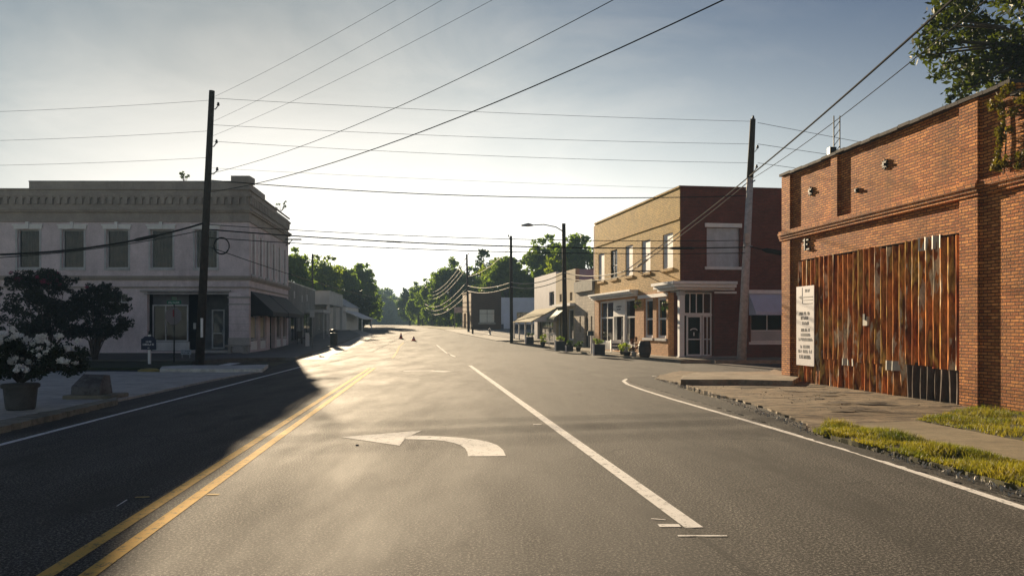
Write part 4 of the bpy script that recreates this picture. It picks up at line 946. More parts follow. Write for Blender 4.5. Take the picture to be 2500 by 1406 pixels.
for i, f in enumerate((.97, .90, .83, .66, .58, .5)):
    A = p4t(f); B = p5t(f*.98); Cc = p6t(f*.98)
    nm = ('topmost', 'second highest', 'third highest', 'fourth', 'fifth', 'lowest')[i]
    wire(A, B, 1.9, .035, nm+' sunlit wire swooping along the trees from the brown building', CABLEL)
    wire(B, Cc, 1.6, .05, nm+' far sunlit wire near the bend of the road', CABLEL)
wire(p3t(.9), p4t(.72), .5, .022, 'single sunlit wire across the green trees between two right poles', CABLEL)
wire(LA(600), p5t(.8), 1.5, .02, 'faint long wire slanting across the bright sky over the road')

# ------------------------------------------------------------ trees and plants
def leaves(name, clumps, per, size, mat, parent, seed, flat=.0, shade=None):
    """many small leaf quads gathered in clumps; clumps = [(center, radius)]"""
    g = np.random.default_rng(seed); C = []; 
    for c, r in clumps:
        n = max(6, int(per*1.5*(r**2)))
        d = g.normal(size=(n, 3)); d /= np.linalg.norm(d, axis=1)[:, None]
        rad = r*(g.random(n)**.45)
        C.append(np.array(c)+d*rad[:, None]*np.array([1, 1, .8]))
    C = np.concatenate(C); n = len(C)
    a = g.normal(size=(n, 3)); a /= np.linalg.norm(a, axis=1)[:, None]
    b = np.cross(a, g.normal(size=(n, 3))); b /= np.linalg.norm(b, axis=1)[:, None]
    s = size*(.5+g.random(n))[:, None]
    P = np.stack([C-a*s, C+b*s*.45, C+a*s, C-b*s*.45], 1).reshape(-1, 3)
    off = wloc(parent) if parent is not None else Vector((0, 0, 0)); P = P-np.array(off)
    me = bpy.data.meshes.new(name); me.vertices.add(4*n); me.vertices.foreach_set('co', P.astype(np.float32).ravel())
    me.loops.add(4*n); me.loops.foreach_set('vertex_index', np.arange(4*n, dtype=np.int32))
    me.polygons.add(n); me.polygons.foreach_set('loop_start', np.arange(0, 4*n, 4, dtype=np.int32))
    me.update(calc_edges=True); me.materials.append(mat)
    o = bpy.data.objects.new(name, me); S.collection.objects.link(o)
    if parent is not None: o.parent = parent
    return o
def tree(name, x, y, h, rad, seed, mat, label, base=None, crown0=.3, per=60, size=.3, nc=26, cat='tree', group=None, rz=None):
    r = random.Random(seed); z = gz(y)-.1 if base is None else base
    t = thing(name, (x, y, z), label, cat, group)
    ch = h*(1-crown0); cz = z+h*crown0+ch*.5
    m = MB(); lean = r.uniform(-.4, .4)
    m.tube([(x, y, z), (x+lean*.3, y, z+h*.3), (x+lean, y, z+h*.6), (x+lean*1.2, y, z+h*.85)], [h*.03, h*.022, h*.014, h*.004], 8)
    cl = []; rad0 = rad; rm = (rad+ch*.5)/2; nc = int(nc*1.3)
    for i in range(nc):
        a = r.uniform(0, 6.283); e = r.uniform(-.9, 1.0); q = math.sqrt(max(0, 1-e*e)); k = r.uniform(.55, .95)
        wv = 1-.25*max(0, e)
        c = (x+lean+rad*q*k*math.cos(a)*wv, y+rad*q*k*math.sin(a)*wv, cz+ch*.5*e*k)
        cl.append((c, rm*r.uniform(.24, .42)))
        if i % 4 == 0: m.tube([(x+lean*.5, y, z+h*.4), ((x+c[0])/2, (y+c[1])/2, (z+h*.45+c[2])/2), c], [h*.012, h*.008, h*.003], 5)
    for i in range(nc):
        a = r.uniform(0, 6.283); e = r.uniform(-.8, 1.0); q = math.sqrt(max(0, 1-e*e)); k = r.uniform(.95, 1.12)
        cl.append(((x+lean+rad*q*k*math.cos(a), y+rad*q*k*math.sin(a), cz+ch*.5*e*k), rm*r.uniform(.08, .2)))
    m.build('trunk', BARK, t)
    leaves('crown', cl, per*1.25, size, mat, t, seed)
    return t
LG = leaf_mat('leaf_mid_green', (.055, .095, .022), (.17, .23, .06), .55); LY = leaf_mat('leaf_yellow_green', (.07, .11, .018), (.24, .28, .05), .55)
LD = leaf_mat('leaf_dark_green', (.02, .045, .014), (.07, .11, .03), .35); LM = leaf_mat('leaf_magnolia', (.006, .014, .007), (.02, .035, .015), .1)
TR = 'trees behind the shops'
def T(px, Y, topy, wpx, seed, mat, label, **k):
    x, _, z = at(px, topy, Y); h = z-gz(Y)
    tree(k.pop('name', 'broadleaf_tree'), x, Y, h, wpx/2/F0*Y, seed, mat, label, group=TR, **k)
T(728, 95, 612, 95, 1, LG, 'green tree rising directly beside the far edge of the pink building', size=.28, crown0=.05, per=55)
T(785, 108, 628, 85, 2, LY, 'rounded green tree behind the pale fascia shop', size=.3, crown0=.1, per=50)
T(838, 118, 652, 90, 3, LG, 'green tree above the white gabled porch house', size=.3, crown0=.1, per=48)
T(885, 132, 650, 75, 4, LG, 'tree with outer branches leaning over the left of the road', size=.34, crown0=.1, per=40)
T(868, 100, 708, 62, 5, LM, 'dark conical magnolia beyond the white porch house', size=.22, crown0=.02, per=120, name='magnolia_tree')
T(905, 165, 712, 50, 6, LG, 'smaller tree at the left road bend', size=.4, crown0=.1, per=30)
T(1000, 215, 706, 50, 7, LD, 'leftmost tree of the right-hand roadside line', size=.45, crown0=.1, per=25)
T(1022, 180, 690, 48, 8, LG, 'small tree second from the left of the right roadside line', size=.4, crown0=.1, per=30)
T(1055, 155, 672, 70, 9, LG, 'mid green tree behind the swooping wires', size=.35, crown0=.1, per=36)
T(1100, 140, 640, 95, 10, LG, 'taller dark tree behind the swooping wires', size=.35, crown0=.1, per=40)
T(1150, 132, 660, 60, 11, LG, 'green tree behind the tan end of the brown building', size=.33, crown0=.1, per=45)
T(1183, 138, 612, 48, 12, LD, 'narrow dark pine with ragged top behind the brown building', size=.3, crown0=.35, per=40, name='pine_tree')
T(1215, 122, 640, 100, 13, LY, 'bright yellow-green tree over the brown building roof', size=.33, crown0=.1, per=45)
T(1240, 112, 632, 110, 21, LG, 'full green tree directly behind the forecourt pole', size=.33, crown0=.1, per=45)
T(1272, 118, 655, 90, 14, LG, 'green tree behind the pale blue building', size=.33, crown0=.1, per=45)
T(1328, 112, 585, 120, 15, LG, 'tall tree behind the white tall shop, its crown left of the lamp pole', size=.33, crown0=.15, per=42)
T(1398, 104, 575, 125, 16, LG, 'tallest tree behind the lamp pole, next to the tan brick building', size=.33, crown0=.15, per=42)
T(1366, 100, 625, 80, 17, LY, 'bright green tree between the two tallest right-hand trees', size=.3, crown0=.1, per=50)
T(1290, 108, 690, 80, 18, LY, 'low bright bushy tree directly above the pale blue building', size=.3, crown0=.05, per=50)
# distant blue wood
cl = []; r_ = random.Random(31)
for i in range(260):
    x = r_.uniform(-100, -30); y = r_.uniform(355, 430); cl.append(((x, y, 2.5+r_.uniform(1, 19)*(.75+.25*math.sin(x*.25))), r_.uniform(2.5, 4.5)))
for i in range(150):
    x = r_.uniform(-240, -90); y = r_.uniform(300, 400); cl.append(((x, y, 2.5+r_.uniform(1, 15)), r_.uniform(3, 5)))
for i in range(90):
    x = r_.uniform(-40, 60); y = r_.uniform(330, 400); cl.append(((x, y, 2.5+r_.uniform(1, 15)), r_.uniform(3, 5)))
tag(leaves('distant_wood', cl, 16, .8, LG, None, 5), kind='stuff')
cl = []
for i in range(130):
    y = r_.uniform(120, 300); x = np.interp(y, [120, 300], [-11, -42])+r_.uniform(2, 14); cl.append(((x, y, gz(y)+r_.uniform(.4, 4)), r_.uniform(1.2, 2.2)))
for i in range(60):
    y = r_.uniform(98, 230); x = np.interp(y, [98, 230], [-25, -48])-r_.uniform(1, 10); cl.append(((x, y, gz(y)+r_.uniform(.2, 2.6)), r_.uniform(1, 1.8)))
tag(leaves('undergrowth', cl, 32, .4, LG, None, 6), kind='stuff')
# large tree over the warehouse roof
nt_ = thing('overhanging_tree', (14.0, 19.5, 0), 'big dark leafy tree hanging over the warehouse roof at top right', 'tree')
m = MB(); m.tube([(14.2, 19.8, 0), (14.0, 19.6, 4), (13.6, 19.5, 8), (13.8, 19, 12)], [.4, .33, .22, .1], 10)
cl = []; r_ = random.Random(77)
for i in range(120):
    a = r_.uniform(0, 6.28); e = r_.uniform(-1, 1); q = math.sqrt(1-e*e); k = r_.uniform(.3, 1)
    cl.append(((14.3+3.6*q*k*math.cos(a), 19.6+2.8*q*k*math.sin(a), 9.8+3.4*e*k), r_.uniform(.35, .75)))
for px, py in ((2262, 135), (2290, 60), (2265, 100), (2300, 45), (2330, 150), (2300, 180), (2350, 215), (2335, 235), (2420, 230), (2480, 215), (2450, 200), (2390, 175), (2290, 125), (2370, 195), (2320, 100), (2500, 180)):
    c = at(px, py, r_.uniform(18.6, 20)); cl.append((c, r_.uniform(.28, .5))); m.tube([(13.8, 19.5, 8.5), ((13.8+c[0])/2, 19.4, (8.8+c[2])/2), c], [.06, .04, .015], 5)
m.build('trunk', BARK, nt_); leaves('crown', cl, 420, .085, leaf_mat('leaf_near_oak', (.012, .02, .006), (.075, .09, .018), .35, 1.5), nt_, 9)
# vines on the wall right of the big pilaster
r_ = random.Random(5); iv = thing('climbing_vine', (*RP_(8.6, 0), 4.4), 'yellowing vine climbing the upper brick wall right of the big pilaster', 'vine')
cl = []
for i in range(55):
    s_ = r_.uniform(8.25, 9.6); z = r_.uniform(4.45, 5.9); p = RP_(s_, .0+r_.uniform(0, .08))
    if abs(s_-8.75) < .2 or z > 5.6 or z < 4.75: cl.append(((p[0], p[1], z), r_.uniform(.05, .13)))
for z in np.arange(4.5, 5.7, .07): p = RP_(8.62+.06*math.sin(z*5), .03); cl.append(((p[0], p[1], z), .07))
leaves('foliage', cl, 4200, .035, leaf_mat('leaf_vine', (.06, .06, .012), (.20, .15, .03), .3, 4), iv, 12)
MB(RF).tube([(8.6, -.06, 4.4), (8.65, -.06, 5.0), (8.6, -.06, 5.75)], .012, 5).build('stem', BARK, iv)
# crape myrtles in the verge
def myrtle(base, cx, topy, wpx, seed, label, mag, Y):
    x0 = (base-1250)/F0*Y; x, _, zt = at(cx, topy, Y); t = thing('crape_myrtle', (x0, Y, .05), label, 'tree'); r = random.Random(seed); hw = wpx/2/F0*Y
    m = MB(); cl = []; tips = []
    for i in range(62):
        a = r.uniform(0, 6.28); e = r.uniform(-.95, 1); q = math.sqrt(1-e*e*.8)*r.uniform(.15, 1.08)
        c = (x+hw*q*math.cos(a), Y+hw*.8*q*math.sin(a), 1.0+(zt-1.0)*(.5+.46*e)); cl.append((c, r.uniform(.14, .30)*hw*.9))
        if i % 2 == 0: m.tube([(x0+r.uniform(-.08, .08), Y, .05), (x0+(c[0]-x0)*.3, Y+(c[1]-Y)*.3, .9+.2*r.random()), c], [.05, .03, .008], 5)
    for i in range(44):
        a = r.uniform(0, 6.28); e = r.uniform(-.8, 1); q = math.sqrt(1-e*e)*r.uniform(1, 1.3); c = (x+hw*1.0*q*math.cos(a), Y+hw*.8*q*math.sin(a), 1.0+(zt-1)*(.5+.55*e)); cl.append((c, r.uniform(.1, .18)))
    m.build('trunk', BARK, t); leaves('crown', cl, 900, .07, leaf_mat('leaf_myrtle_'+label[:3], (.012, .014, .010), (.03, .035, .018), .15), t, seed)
    fl = [((x+r.uniform(-.5, .6)*hw, Y+r.uniform(-.6, .3)*hw, zt-r.uniform(0, .5)), r.uniform(.08, .16)) for _ in range(mag)]; fl = fl if mag > 10 else fl[:3]
    leaves('blossom', fl, 3500, .03, plain('magenta_blossom_'+label[:3], (.30, .03, .09), .8, .3), t, seed+1)
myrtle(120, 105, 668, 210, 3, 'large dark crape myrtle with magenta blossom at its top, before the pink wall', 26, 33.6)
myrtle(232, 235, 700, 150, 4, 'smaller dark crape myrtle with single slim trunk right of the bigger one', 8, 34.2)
# rooftop weeds
for px, py, Y, lb in ((452, 432, 43.6, 'small weed sprouting from the front parapet of the pink building'), (687, 502, 52.5, 'small bush sprouting from the side parapet of the pink building')):
    c = at(px, py, Y); t = thing('rooftop_weed', (c[0], c[1], c[2]-.35), lb, 'weed'); r_ = random.Random(px)
    m = MB(); cl = []
    for i in range(8):
        d = (c[0]+r_.uniform(-.4, .35), c[1]+r_.uniform(-.1, .2), c[2]+r_.uniform(-.25, .3)); m.tube([(c[0], c[1], c[2]-.4), d], .01, 4); cl.append((d, .10))
    m.build('stem', BARK, t); leaves('foliage', cl, 1600, .05, LD, t, px)
# planter with white flowering bush
pb = G(50, 1003); PL = concrete_mat('planter_concrete', (.10, .097, .095), .3)
t = thing('planter', (pb[0], pb[1], .1), 'tapered dark grey tub at the left kerb holding the white-flowered bush', 'planter')
x, y = pb; zt = .52
MB().lathe((x, y, .03), [(.23, 0), (.25, .04), (.285, .40), (.30, .49), (.27, .49)], 24).build('tub', PL, t)
MB().lathe((x, y, .44), [(.31, 0), (.325, .02), (.325, .07), (.30, .085), (.27, .085)], 24).build('rim', PL, t)
bu = thing('flowering_bush', (x, y, .55), 'spreading dark bush covered in small white flowers in the dark grey tub', 'bush'); r_ = random.Random(2); m = MB(); cl = []; fl = []
for i in range(46):
    a = r_.uniform(0, 6.28); k = r_.random()**.5; cx = x+.1+.86*k*math.cos(a)+(.12 if k > .5 else 0); cy = y+.75*k*math.sin(a); cz = .75+.62*r_.random()*(1.15-k*.45)
    cl.append(((cx, cy, cz), r_.uniform(.15, .24))); m.tube([(x+.05*math.cos(a), y+.05*math.sin(a), .55), ((x+cx)/2, (y+cy)/2, .8), (cx, cy, cz)], [.014, .01, .005], 4)
    if cz > .8 or k > .6:
        for _ in range(3): fl.append(((cx+r_.uniform(-.2, .2), cy-r_.uniform(.1, .32), cz+r_.uniform(.02, .27)), r_.uniform(.035, .08)))
m.build('stem', BARK, bu); leaves('foliage', cl, 6000, .032, LM, bu, 21); leaves('blossom', fl, 8000, .028, plain('white_blossom', (.85, .83, .8), .8, .1), bu, 22)
# stone marker
sb = G(225, 974); STM = concrete_mat('rough_granite', (.20, .19, .185), .6)
t = thing('stone_marker', (sb[0], sb[1], .05), 'rough wedge-topped granite marker block at the left kerb', 'stone marker')
x, y = sb
MB().extr([(0, 0)], 0, 0) if False else None
m = MB(); ww = .31; prof = [(-.29, .12), (.27, .12), (.24, .47), (-.02, .56), (-.27, .30)]
m.add([(x-ww+(.13 if i in (2, 3) else 0), y+p[0], p[1]) for i, p in enumerate(prof)]+[(x+ww+(-.05 if i in (2, 3) else .02), y+p[0]*(.9 if i % 2 else 1.1), p[1]+(.05 if i == 2 else -.02 if i > 2 else 0)) for i, p in enumerate(prof)], [(0, 1, 2, 3, 4)[::-1], (5, 6, 7, 8, 9)]+[(i, (i+1) % 5, 5+(i+1) % 5, 5+i) for i in range(5)])
m.build('block', STM, t, bevel=.010)
MB().box(x-.45, x+.62, y-.38, y+.4, -.02, .118).build('base_slab', KERB, t, bevel=.03)

# ------------------------------------------------------------ signs and street things on the left
NAVY = plain('navy_sign_paint', (.012, .018, .05), .5, .1, bmp=0)
sx, sy = G(365, 893); zg = .08
t = thing('hanging_sign', (sx, sy, zg), 'navy shaped sign with white lettering on a white post in the verge', 'sign')
SFm = Frame((sx-.5, sy), (sx+.5, sy), 1); SFm.N = (0, -1)
MB().box(sx-.045, sx+.045, sy-.045, sy+.045, 0, 1.28).build('post', WHITE, t); MB().lathe((sx, sy, 1.28), [(.06, 0), (.06, .03), (.03, .06), (.05, .1), (.0, .16)], 10).build('finial', BLACKM, t)
o = MB(SFm).extd([(.2, .66), (.8, .66), (.8, 1.1), (.72, 1.13), (.66, 1.2), (.34, 1.2), (.28, 1.13), (.2, 1.1)], .05, .09).build('sign_board', NAVY, t)
WI = plain('white_ink', (.6, .6, .62), .6, bmp=0)
glyphs(SFm, .40, .62, .95, .075, 1, .092, WI, o, .24); glyphs(SFm, .27, .74, .83, .085, 2, .092, WI, o, .24); MB(SFm).box(.46, .54, .092, .096, .72, .75).build('mark', WI, o)
sx, sy = G(425, 889)
t = thing('stop_sign', (sx, sy, zg), 'turned octagonal road sign showing its grey back with green street name blades above', 'road sign')
MB().tube([(sx, sy, 0), (sx, sy, 2.55)], .032, 8).build('post', plain('dark_post', (.04, .045, .045), .5, metal=.4), t)
ang = R(55); cx_, sn_ = math.cos(ang), math.sin(ang)
oc = [(.39*math.cos(R(22.5+45*i)), .39*math.sin(R(22.5+45*i))) for i in range(8)]
m = MB(); m.add([(sx+u*cx_, sy-.05+u*sn_, 2.05+z_) for u, z_ in oc]+[(sx+u*cx_-.01, sy-.05+u*sn_+.01, 2.05+z_) for u, z_ in oc], [tuple(range(8)), tuple(range(8, 16))[::-1]]+[(i, (i+1) % 8, 8+(i+1) % 8, 8+i) for i in range(8)]); m.build('sign_plate', plain('grey_sign_back', (.25, .24, .25), .6, .1), t)
MB().add([(sx-.06, sy-.075, 2.0), (sx+.02, sy-.075, 2.0), (sx+.02, sy-.075, 2.32), (sx-.06, sy-.075, 2.32)], [(0, 1, 2, 3)]).box(sx-.05, sx+.03, sy-.08, sy-.06, 2.02, 2.3).build('red_tag', plain('red_reflector', (.25, .02, .03), .5), t)
o = MB().box(sx-.3, sx+.3, sy-.01, sy+.01, 2.55, 2.7).build('name_blade', plain('green_sign', (.02, .16, .09), .5, .1, bmp=0), t)
MB().box(sx-.01, sx+.01, sy-.25, sy+.25, 2.72, 2.86).build('name_blade', plain('green_sign_b', (.02, .13, .08), .5, .1, bmp=0), t)
SG = Frame((sx-.3, sy), (sx+.3, sy), 1); SG.N = (0, -1); glyphs(SG, .06, .52, 2.585, .07, 8, .012, WI, o)
sx, sy = G(454, 880)
t = thing('yard_sign', (sx, sy, .1), 'small pale blue-white notice low in the verge beside the leaning pole', 'sign')
o = MB().box(sx-.24, sx+.24, sy-.01, sy+.01, .28, .52).build('board', plain('pale_notice', (.34, .38, .45), .6, .1, bmp=0), t)
YF = Frame((sx-.24, sy), (sx+.24, sy), 1); YF.N = (0, -1); glyphs(YF, .05, .42, .42, .05, 11, .012, INK, o); glyphs(YF, .05, .42, .33, .05, 12, .012, INK, o)
for dx in (-.18, .18): MB().box(sx+dx-.01, sx+dx+.01, sy-.008, sy+.008, .05, .28).build('stake', GREYM, t)
# stone bench at the pink corner
bx, by = -15.1, 42.3; t = thing('stone_bench', (bx, by, .11), 'short pale stone bench on scrolled supports at the pink corner pier', 'bench')
STB = concrete_mat('bench_stone', (.36, .34, .31), .3)
MB().box(bx-.65, bx+.65, by-.2, by+.2, .50, .59).build('seat', STB, t, bevel=.015)
for dx in (-.42, .42): MB().add([], []).box(bx+dx-.1, bx+dx+.1, by-.15, by+.15, .43, .498).box(bx+dx-.07, bx+dx+.07, by-.12, by+.12, .2, .43).box(bx+dx-.12, bx+dx+.12, by-.16, by+.16, .11, .2).build('leg', STB, t, bevel=.02)
# bin, cafe chairs, white board on the left pavement
x, y = G(815, 842, .12); t = thing('litter_bin', (x, y, gz(y)+.1), 'dark litter bin with open top at the left kerb past the black awnings', 'litter bin')
MB().lathe((x, y, gz(y)+.1), [(.2, 0), (.26, .1), (.26, .75), (.3, .8), (.3, .85), (.2, .88)], 12).build('drum', BLACKM, t)
MB().lathe((x, y, gz(y)+1.05), [(.3, 0), (.28, .12), (.1, .2)], 12).box(x-.2, x-.16, y-.02, y+.02, gz(y)+.8, gz(y)+1.1).box(x+.16, x+.2, y-.02, y+.02, gz(y)+.8, gz(y)+1.1).build('hood', BLACKM, t)
x, y = -14.5, 55.5; z = gz(y)+.12; t = thing('street_sign_post', (-13.0, 50.0, .12), 'thin grey sign post at the left kerb with small white plate', 'sign post')
MB().tube([(-13.0, 50, .1), (-13.0, 50, 2.6)], .03, 6).build('post', GREYM, t); MB().box(-13.15, -12.85, 49.95, 49.97, 2.2, 2.6).build('plate', WHITE2, t)
def chair(x, y, z, label, yaw):
    t = thing('bench_chair', (x, y, z), label, 'chair', 'dark chairs outside the grey shop'); c, s_ = math.cos(yaw), math.sin(yaw)
    f = lambda u, d, w_: (x+u*c-d*s_, y+u*s_+d*c, z+w_)
    MB(f).box(-.25, .25, -.24, .24, .4, .45).build('seat', BLACKM, t); MB(f).box(-.25, .25, .2, .25, .45, .95).build('backrest', BLACKM, t)
    for a in (-.22, .22):
        for b in (-.2, .2): MB(f).box(a-.02, a+.02, b-.02, b+.02, 0, .4).build('leg', BLACKM, t)
chair(-15.5, 56.6, gz(56.6)+.12, 'nearer dark chair on the pavement outside the grey shop', 1.2); chair(-15.7, 58.2, gz(58)+.12, 'farther dark chair on the pavement outside the grey shop', 1.9)
x, y = G(750, 845, .12); t = thing('sandwich_board', (x, y, gz(y)+.12), 'narrow upright white board on the left pavement', 'sign')
MB().box(x-.12, x+.12, y-.03, y, gz(y)+.12, gz(y)+1.05).build('front_panel', WHITE, t); MB().box(x-.12, x+.12, y+.12, y+.15, gz(y)+.12, gz(y)+.95).build('rear_panel', WHITE, t)

# ------------------------------------------------------------ cones
OR = plain('orange_cone', (.95, .13, .03), .5, .1, bmp=0)
for px, py, h, lb in ((979, 827, .52, 'taller orange traffic cone standing left in the middle of the road'), (1010, 832, .38, 'shorter red-orange traffic cone standing right of the other cone')):
    x, y = G(px, py); z = gz(y); t = thing('traffic_cone', (x, y, z), lb, 'traffic cone', 'cones in the road')
    MB().box(x-.2, x+.2, y-.2, y+.2, z, z+.04).build('base', BLACKM if px < 1000 else OR, t); MB().lathe((x, y, z+.04), [(.16, 0), (.1, h*.45), (.035, h-.04)], 12).build('cone', OR, t)
    MB().lathe((x, y, z+.04), [(.121, h*.34), (.085, h*.6)], 12).build('band', WHITE, t)

# ------------------------------------------------------------ things on the right pavement
WD = plain('dark_planter_boards', (.045, .045, .055), .7, .3, 5, .3)
def box_planter(px, py, wpx, hpx, label, plant, pcol, seed, wht=False):
    x, y = G(px, py, .11); k = y/F0; wd = wpx*k; hh = hpx*k; z = gz(y)+.11
    t = thing('box_planter', (x, y, z), label, 'planter', 'box planters on the right pavement')
    m = MB()
    for i in range(3): m.box(x-wd/2, x+wd/2, y-wd*.4, y+wd*.4, z+hh*i/3+.006, z+hh*(i+1)/3-.006)
    m.box(x-wd/2+.02, x+wd/2-.02, y-wd*.4+.02, y+wd*.4-.02, z, z+hh-.02); m.build('box', WD, t)
    MB().box(x-wd/2-.09, x-wd/2-.005, y-wd*.42, y-wd*.3, z, z+hh+.04).build('corner_post', WHITE, t)
    r_ = random.Random(seed)
    p = thing('potted_plant', (x, y, z+hh), plant, 'plant'); m = MB(); cl = []
    for i in range(9): c = (x+r_.uniform(-.42, .42)*wd, y+r_.uniform(-.25, .25)*wd, z+hh+r_.uniform(.04, .26)); m.tube([(x, y, z+hh-.05), c], .006, 4); cl.append((c, r_.uniform(.07, .14)))
    m.build('stem', BARK, p); leaves('foliage', cl, 2500, .035, pcol, p, seed)
    if wht: leaves('blossom', [((c[0][0], c[0][1], c[0][2]+.08), .05) for c in cl], 4000, .02, plain('pale_blossom_'+str(seed), (.7, .66, .6), .8, bmp=0), p, seed+3)
box_planter(1463, 867, 26, 27, 'nearest dark box planter, before the white-framed shop window', 'white-flowered plant in the nearest box planter', LG, 1, True)
box_planter(1368, 856, 22, 24, 'dark box planter immediately left of the lamp pole', 'green plant in the box planter left of the lamp pole', LG, 2)
box_planter(1391, 858, 16, 14, 'low dark tub immediately right of the lamp pole', 'spiky plant in the low tub right of the lamp pole', LD, 3)
box_planter(1294, 839, 18, 17, 'farthest dark box planter, under the porch roof', 'clipped green plant in the farthest box planter', LD, 4)
def pot(px, py, r, h, label, mat, plant, pm, seed, hgt=.4, sp=.2, cat='pot'):
    x, y = G(px, py, .11); z = gz(y)+.11
    t = thing('flower_pot', (x, y, z), label, cat); MB().lathe((x, y, z), [(r*.7, 0), (r, h*.8), (r*1.08, h*.82), (r*1.08, h), (r*.9, h)], 14).build('pot', mat, t)
    p = thing('potted_plant', (x, y, z+h), plant, 'plant'); r_ = random.Random(seed); m = MB(); cl = []
    for i in range(14): c = (x+r_.uniform(-sp, sp), y+r_.uniform(-sp, sp), z+h+r_.uniform(.05, hgt)); m.tube([(x, y, z+h-.05), c], .006, 4); cl.append((c, r_.uniform(.06, .12)))
    m.build('stem', BARK, p); leaves('foliage', cl, 2600, .04, pm, p, seed)
TERR = plain('dark_pot', (.05, .045, .04), .7); WPOT = plain('white_pot', (.6, .6, .62), .6)
pot(1325, 848, .17, .38, 'slim dark urn left of the box planter by the lamp pole', TERR, 'pale leafy plant in the slim dark urn', LY, 11, .45, .18)
pot(1530, 868, .22, .2, 'wide low bowl of green plants against the tan shop wall', TERR, 'bright green leafy plant in the wide low bowl', LY, 12, .5, .3)
pot(1548, 870, .14, .22, 'small white pot at the foot of the barrel', WPOT, 'red-leaved plant in the small white pot', leaf_mat('leaf_red', (.08, .02, .02), (.14, .05, .03), .2), 13, .7, .2)
pot(1518, 866, .1, .2, 'little dark pot beside the white cabinet', TERR, 'grassy yellow-green plant in the little dark pot', LY, 14, .35, .12)
pot(1412, 858, .15, .25, 'dark pot by the pointed door', TERR, 'dark shrub in the pot by the pointed door', LD, 15, .35, .2)
x, y = G(1574, 872, .11); t = thing('barrel', (x, y, .11), 'large dark rounded barrel against the tan brick pier', 'barrel')
MB().lathe((x, y, .11), [(.22, 0), (.3, .2), (.32, .42), (.29, .65), (.24, .8), (.22, .8)], 18).build('staves', plain('dark_barrel', (.07, .06, .055), .7, .3), t)
MB().lathe((x, y, .11), [(.285, .15), (.30, .2)], 18).build('hoop', BLACKM, t); MB().lathe((x, y, .11), [(.312, .55), (.30, .6)], 18).build('hoop', BLACKM, t)
x, y = G(1503, 858, .11); t = thing('white_cabinet', (x, y, .11), 'small white drawer stand outside the white-framed shop door', 'cabinet')
MB().box(x-.3, x+.3, y-.2, y+.2, .25, .8).build('body', WHITE, t)
for z in (.32, .5): MB().box(x-.24, x+.24, y-.215, y-.203, z, z+.1).build('drawer', INK, t)
for a in (-.26, .26): MB().box(x+a-.025, x+a+.025, y-.15, y+.15, .11, .25).build('leg', WHITE, t)
for px, py, lb in ((1557, 738, 'hanging basket at the right end of the white shopfront cornice'), (1624, 742, 'hanging basket on the brick pier near the corner entry')):
    Y = 41.5 if px < 1600 else 38.3
    x, y, z = at(px, py, Y); t = thing('hanging_basket', (x, y, z), lb, 'hanging basket')
    MB().lathe((x, y, z-.15), [(.03, 0), (.14, .08), (.17, .18)], 12).tube([(x, y, z), (x, y, z+.45)], .006, 4).build('basket', BARK, t)
    leaves('foliage', [((x, y, z-.02), .2), ((x-.1, y, z-.25), .12), ((x+.1, y, z-.2), .1)], 2200, .035, LD, t, px)
x, y = G(1444, 862, .11); t = thing('pedestal_mailbox', (x, y, .11), 'white post with dark box beside the nearest box planter', 'mailbox')
MB().box(x-.05, x+.05, y-.05, y+.05, .11, 1.1).build('post', WHITE, t); MB().box(x-.22, x+.12, y-.1, y+.1, 1.1, 1.35).build('box', plain('dark_teal_box', (.04, .07, .09), .5), t)
for i, (px, py) in enumerate(((1343, 845), (1350, 846))):
    pass
x, y = G(1347, 846, .11); z = gz(y)+.11; t = thing('white_chair', (x, y, z), 'white wooden chair on the pavement left of the lamp pole', 'chair')
MB().box(x-.22, x+.22, y-.2, y+.2, z+.42, z+.46).build('seat', WHITE, t); MB().box(x-.22, x-.17, y+.15, y+.2, z+.46, z+.95).box(x+.17, x+.22, y+.15, y+.2, z+.46, z+.95).box(x-.17, x+.17, y+.16, y+.19, z+.8, z+.93).build('backrest', WHITE, t)
for a in (-.19, .19):
    for b in (-.17, .17): MB().box(x+a-.02, x+a+.02, y+b-.02, y+b+.02, z, z+.42).build('leg', WHITE, t)
# hydrant-like post and stump on the forecourt
x, y = G(1196, 819); z = gz(y)+.04; t = thing('fire_hydrant', (x, y, z), 'pale hydrant standing alone on the forecourt before the brown building', 'hydrant')
MB().lathe((x, y, z), [(.16, 0), (.16, .05), (.1, .07), (.1, .5), (.13, .52), (.11, .62), (.03, .7)], 12).build('barrel', GREYM, t); MB().tube([(x-.18, y, z+.4), (x+.18, y, z+.4)], .05, 8).build('nozzle', GREYM, t)
x, y = G(1154, 816); z = gz(y)+.04; t = thing('bollard', (x, y, z), 'short dark bollard beside the pole in front of the tan end wall', 'bollard')
MB().tube([(x, y, z), (x, y, z+.75)], .1, 10).lathe((x, y, z+.7), [(.12, 0), (.12, .08), (.04, .14)], 10).build('shaft', TERR, t)
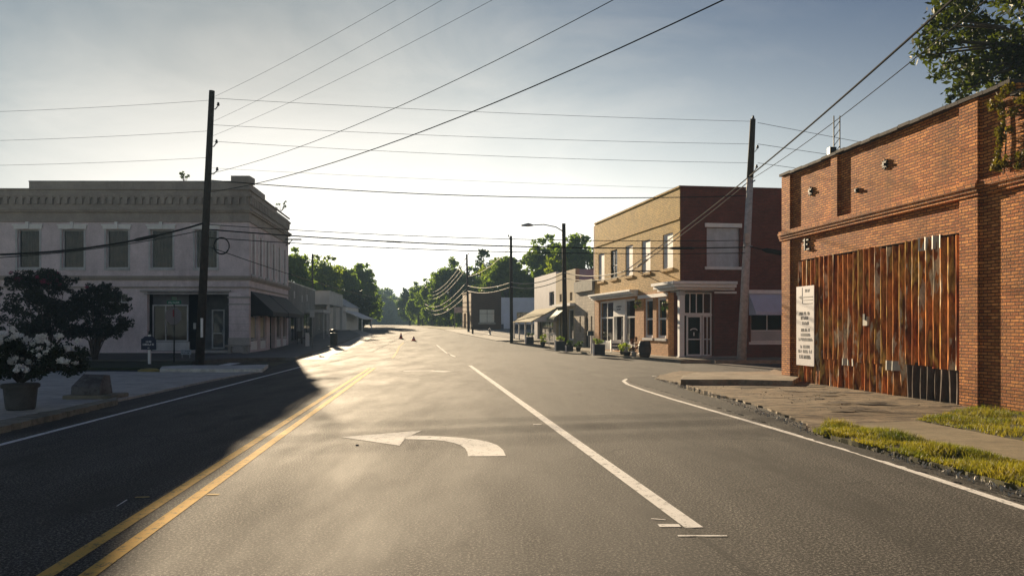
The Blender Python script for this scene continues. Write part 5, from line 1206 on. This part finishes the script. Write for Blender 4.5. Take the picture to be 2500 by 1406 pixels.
# roadside sign board and far car
x, y, z = at(1119, 757, 100); t = thing('roadside_sign', (x, y, gz(100)), 'pale pinkish sign board on two posts left of the tan end wall', 'sign')
MB().box(x-.55, x+.55, y-.05, y+.05, z-.35, z+.4).build('board', plain('pinkish_board', (.6, .5, .52), .6), t)
for a in (-.5, .45): MB().box(x+a, x+a+.08, y-.04, y+.04, gz(100), z-.35).build('post', GREYM, t)
x, y = (1050-1250)/F0*215, 215; z = gz(y); t = thing('parked_car', (x, y, z), 'distant pale car parked off the right side of the road under trees', 'car')
CARP = plain('pale_car_paint', (.5, .53, .55), .3, .05, bmp=0)
m = MB(lambda u, d, w_: (x+d, y+u, z+w_)); m.extr([(-.88, .3), (.88, .3), (.88, .85), (.72, .95), (.6, 1.42), (-.6, 1.42), (-.72, .95), (-.88, .85)], 0, 4.2); m.build('body', CARP, t, bevel=.06)
MB().box(x-.6, x+.6, y-.02, y-.005, z+.98, z+1.35).build('rear_window', GLASS, t)
for a in (-.72, .55):
    for b in (.6, 3.2): MB(lambda u, d, w_: (x+u, y+d, z+w_)).tube([(a, b, .3), (a+.2, b, .3)], .3, 12).build('wheel', BLACKM, t)
# small debris on the asphalt
t = MB().lathe((*G(872, 1087), 0), [(.02, 0), (.025, .01), (.01, .018)], 7).build('pebble', TERR); tag(t, 'small dark pebble just below the tip of the big white arrow', 'pebble')

# ------------------------------------------------------------ haze
hz = MB().box(-700, 700, -70, 600, -2, 21).build('haze', DARK)
hm = bpy.data.materials.new('haze_air'); hm.use_nodes = True; ht = hm.node_tree
for n in list(ht.nodes):
    if n.type != 'OUTPUT_MATERIAL': ht.nodes.remove(n)
pv = ht.nodes.new('ShaderNodeVolumePrincipled'); pv.inputs['Color'].default_value = (.55, .80, 1.0, 1); pv.inputs['Density'].default_value = .0014; pv.inputs['Anisotropy'].default_value = -.4
ht.links.new(pv.outputs[0], ht.nodes['Material Output'].inputs['Volume'])
hz.data.materials.clear(); hz.data.materials.append(hm); tag(hz, kind='stuff')
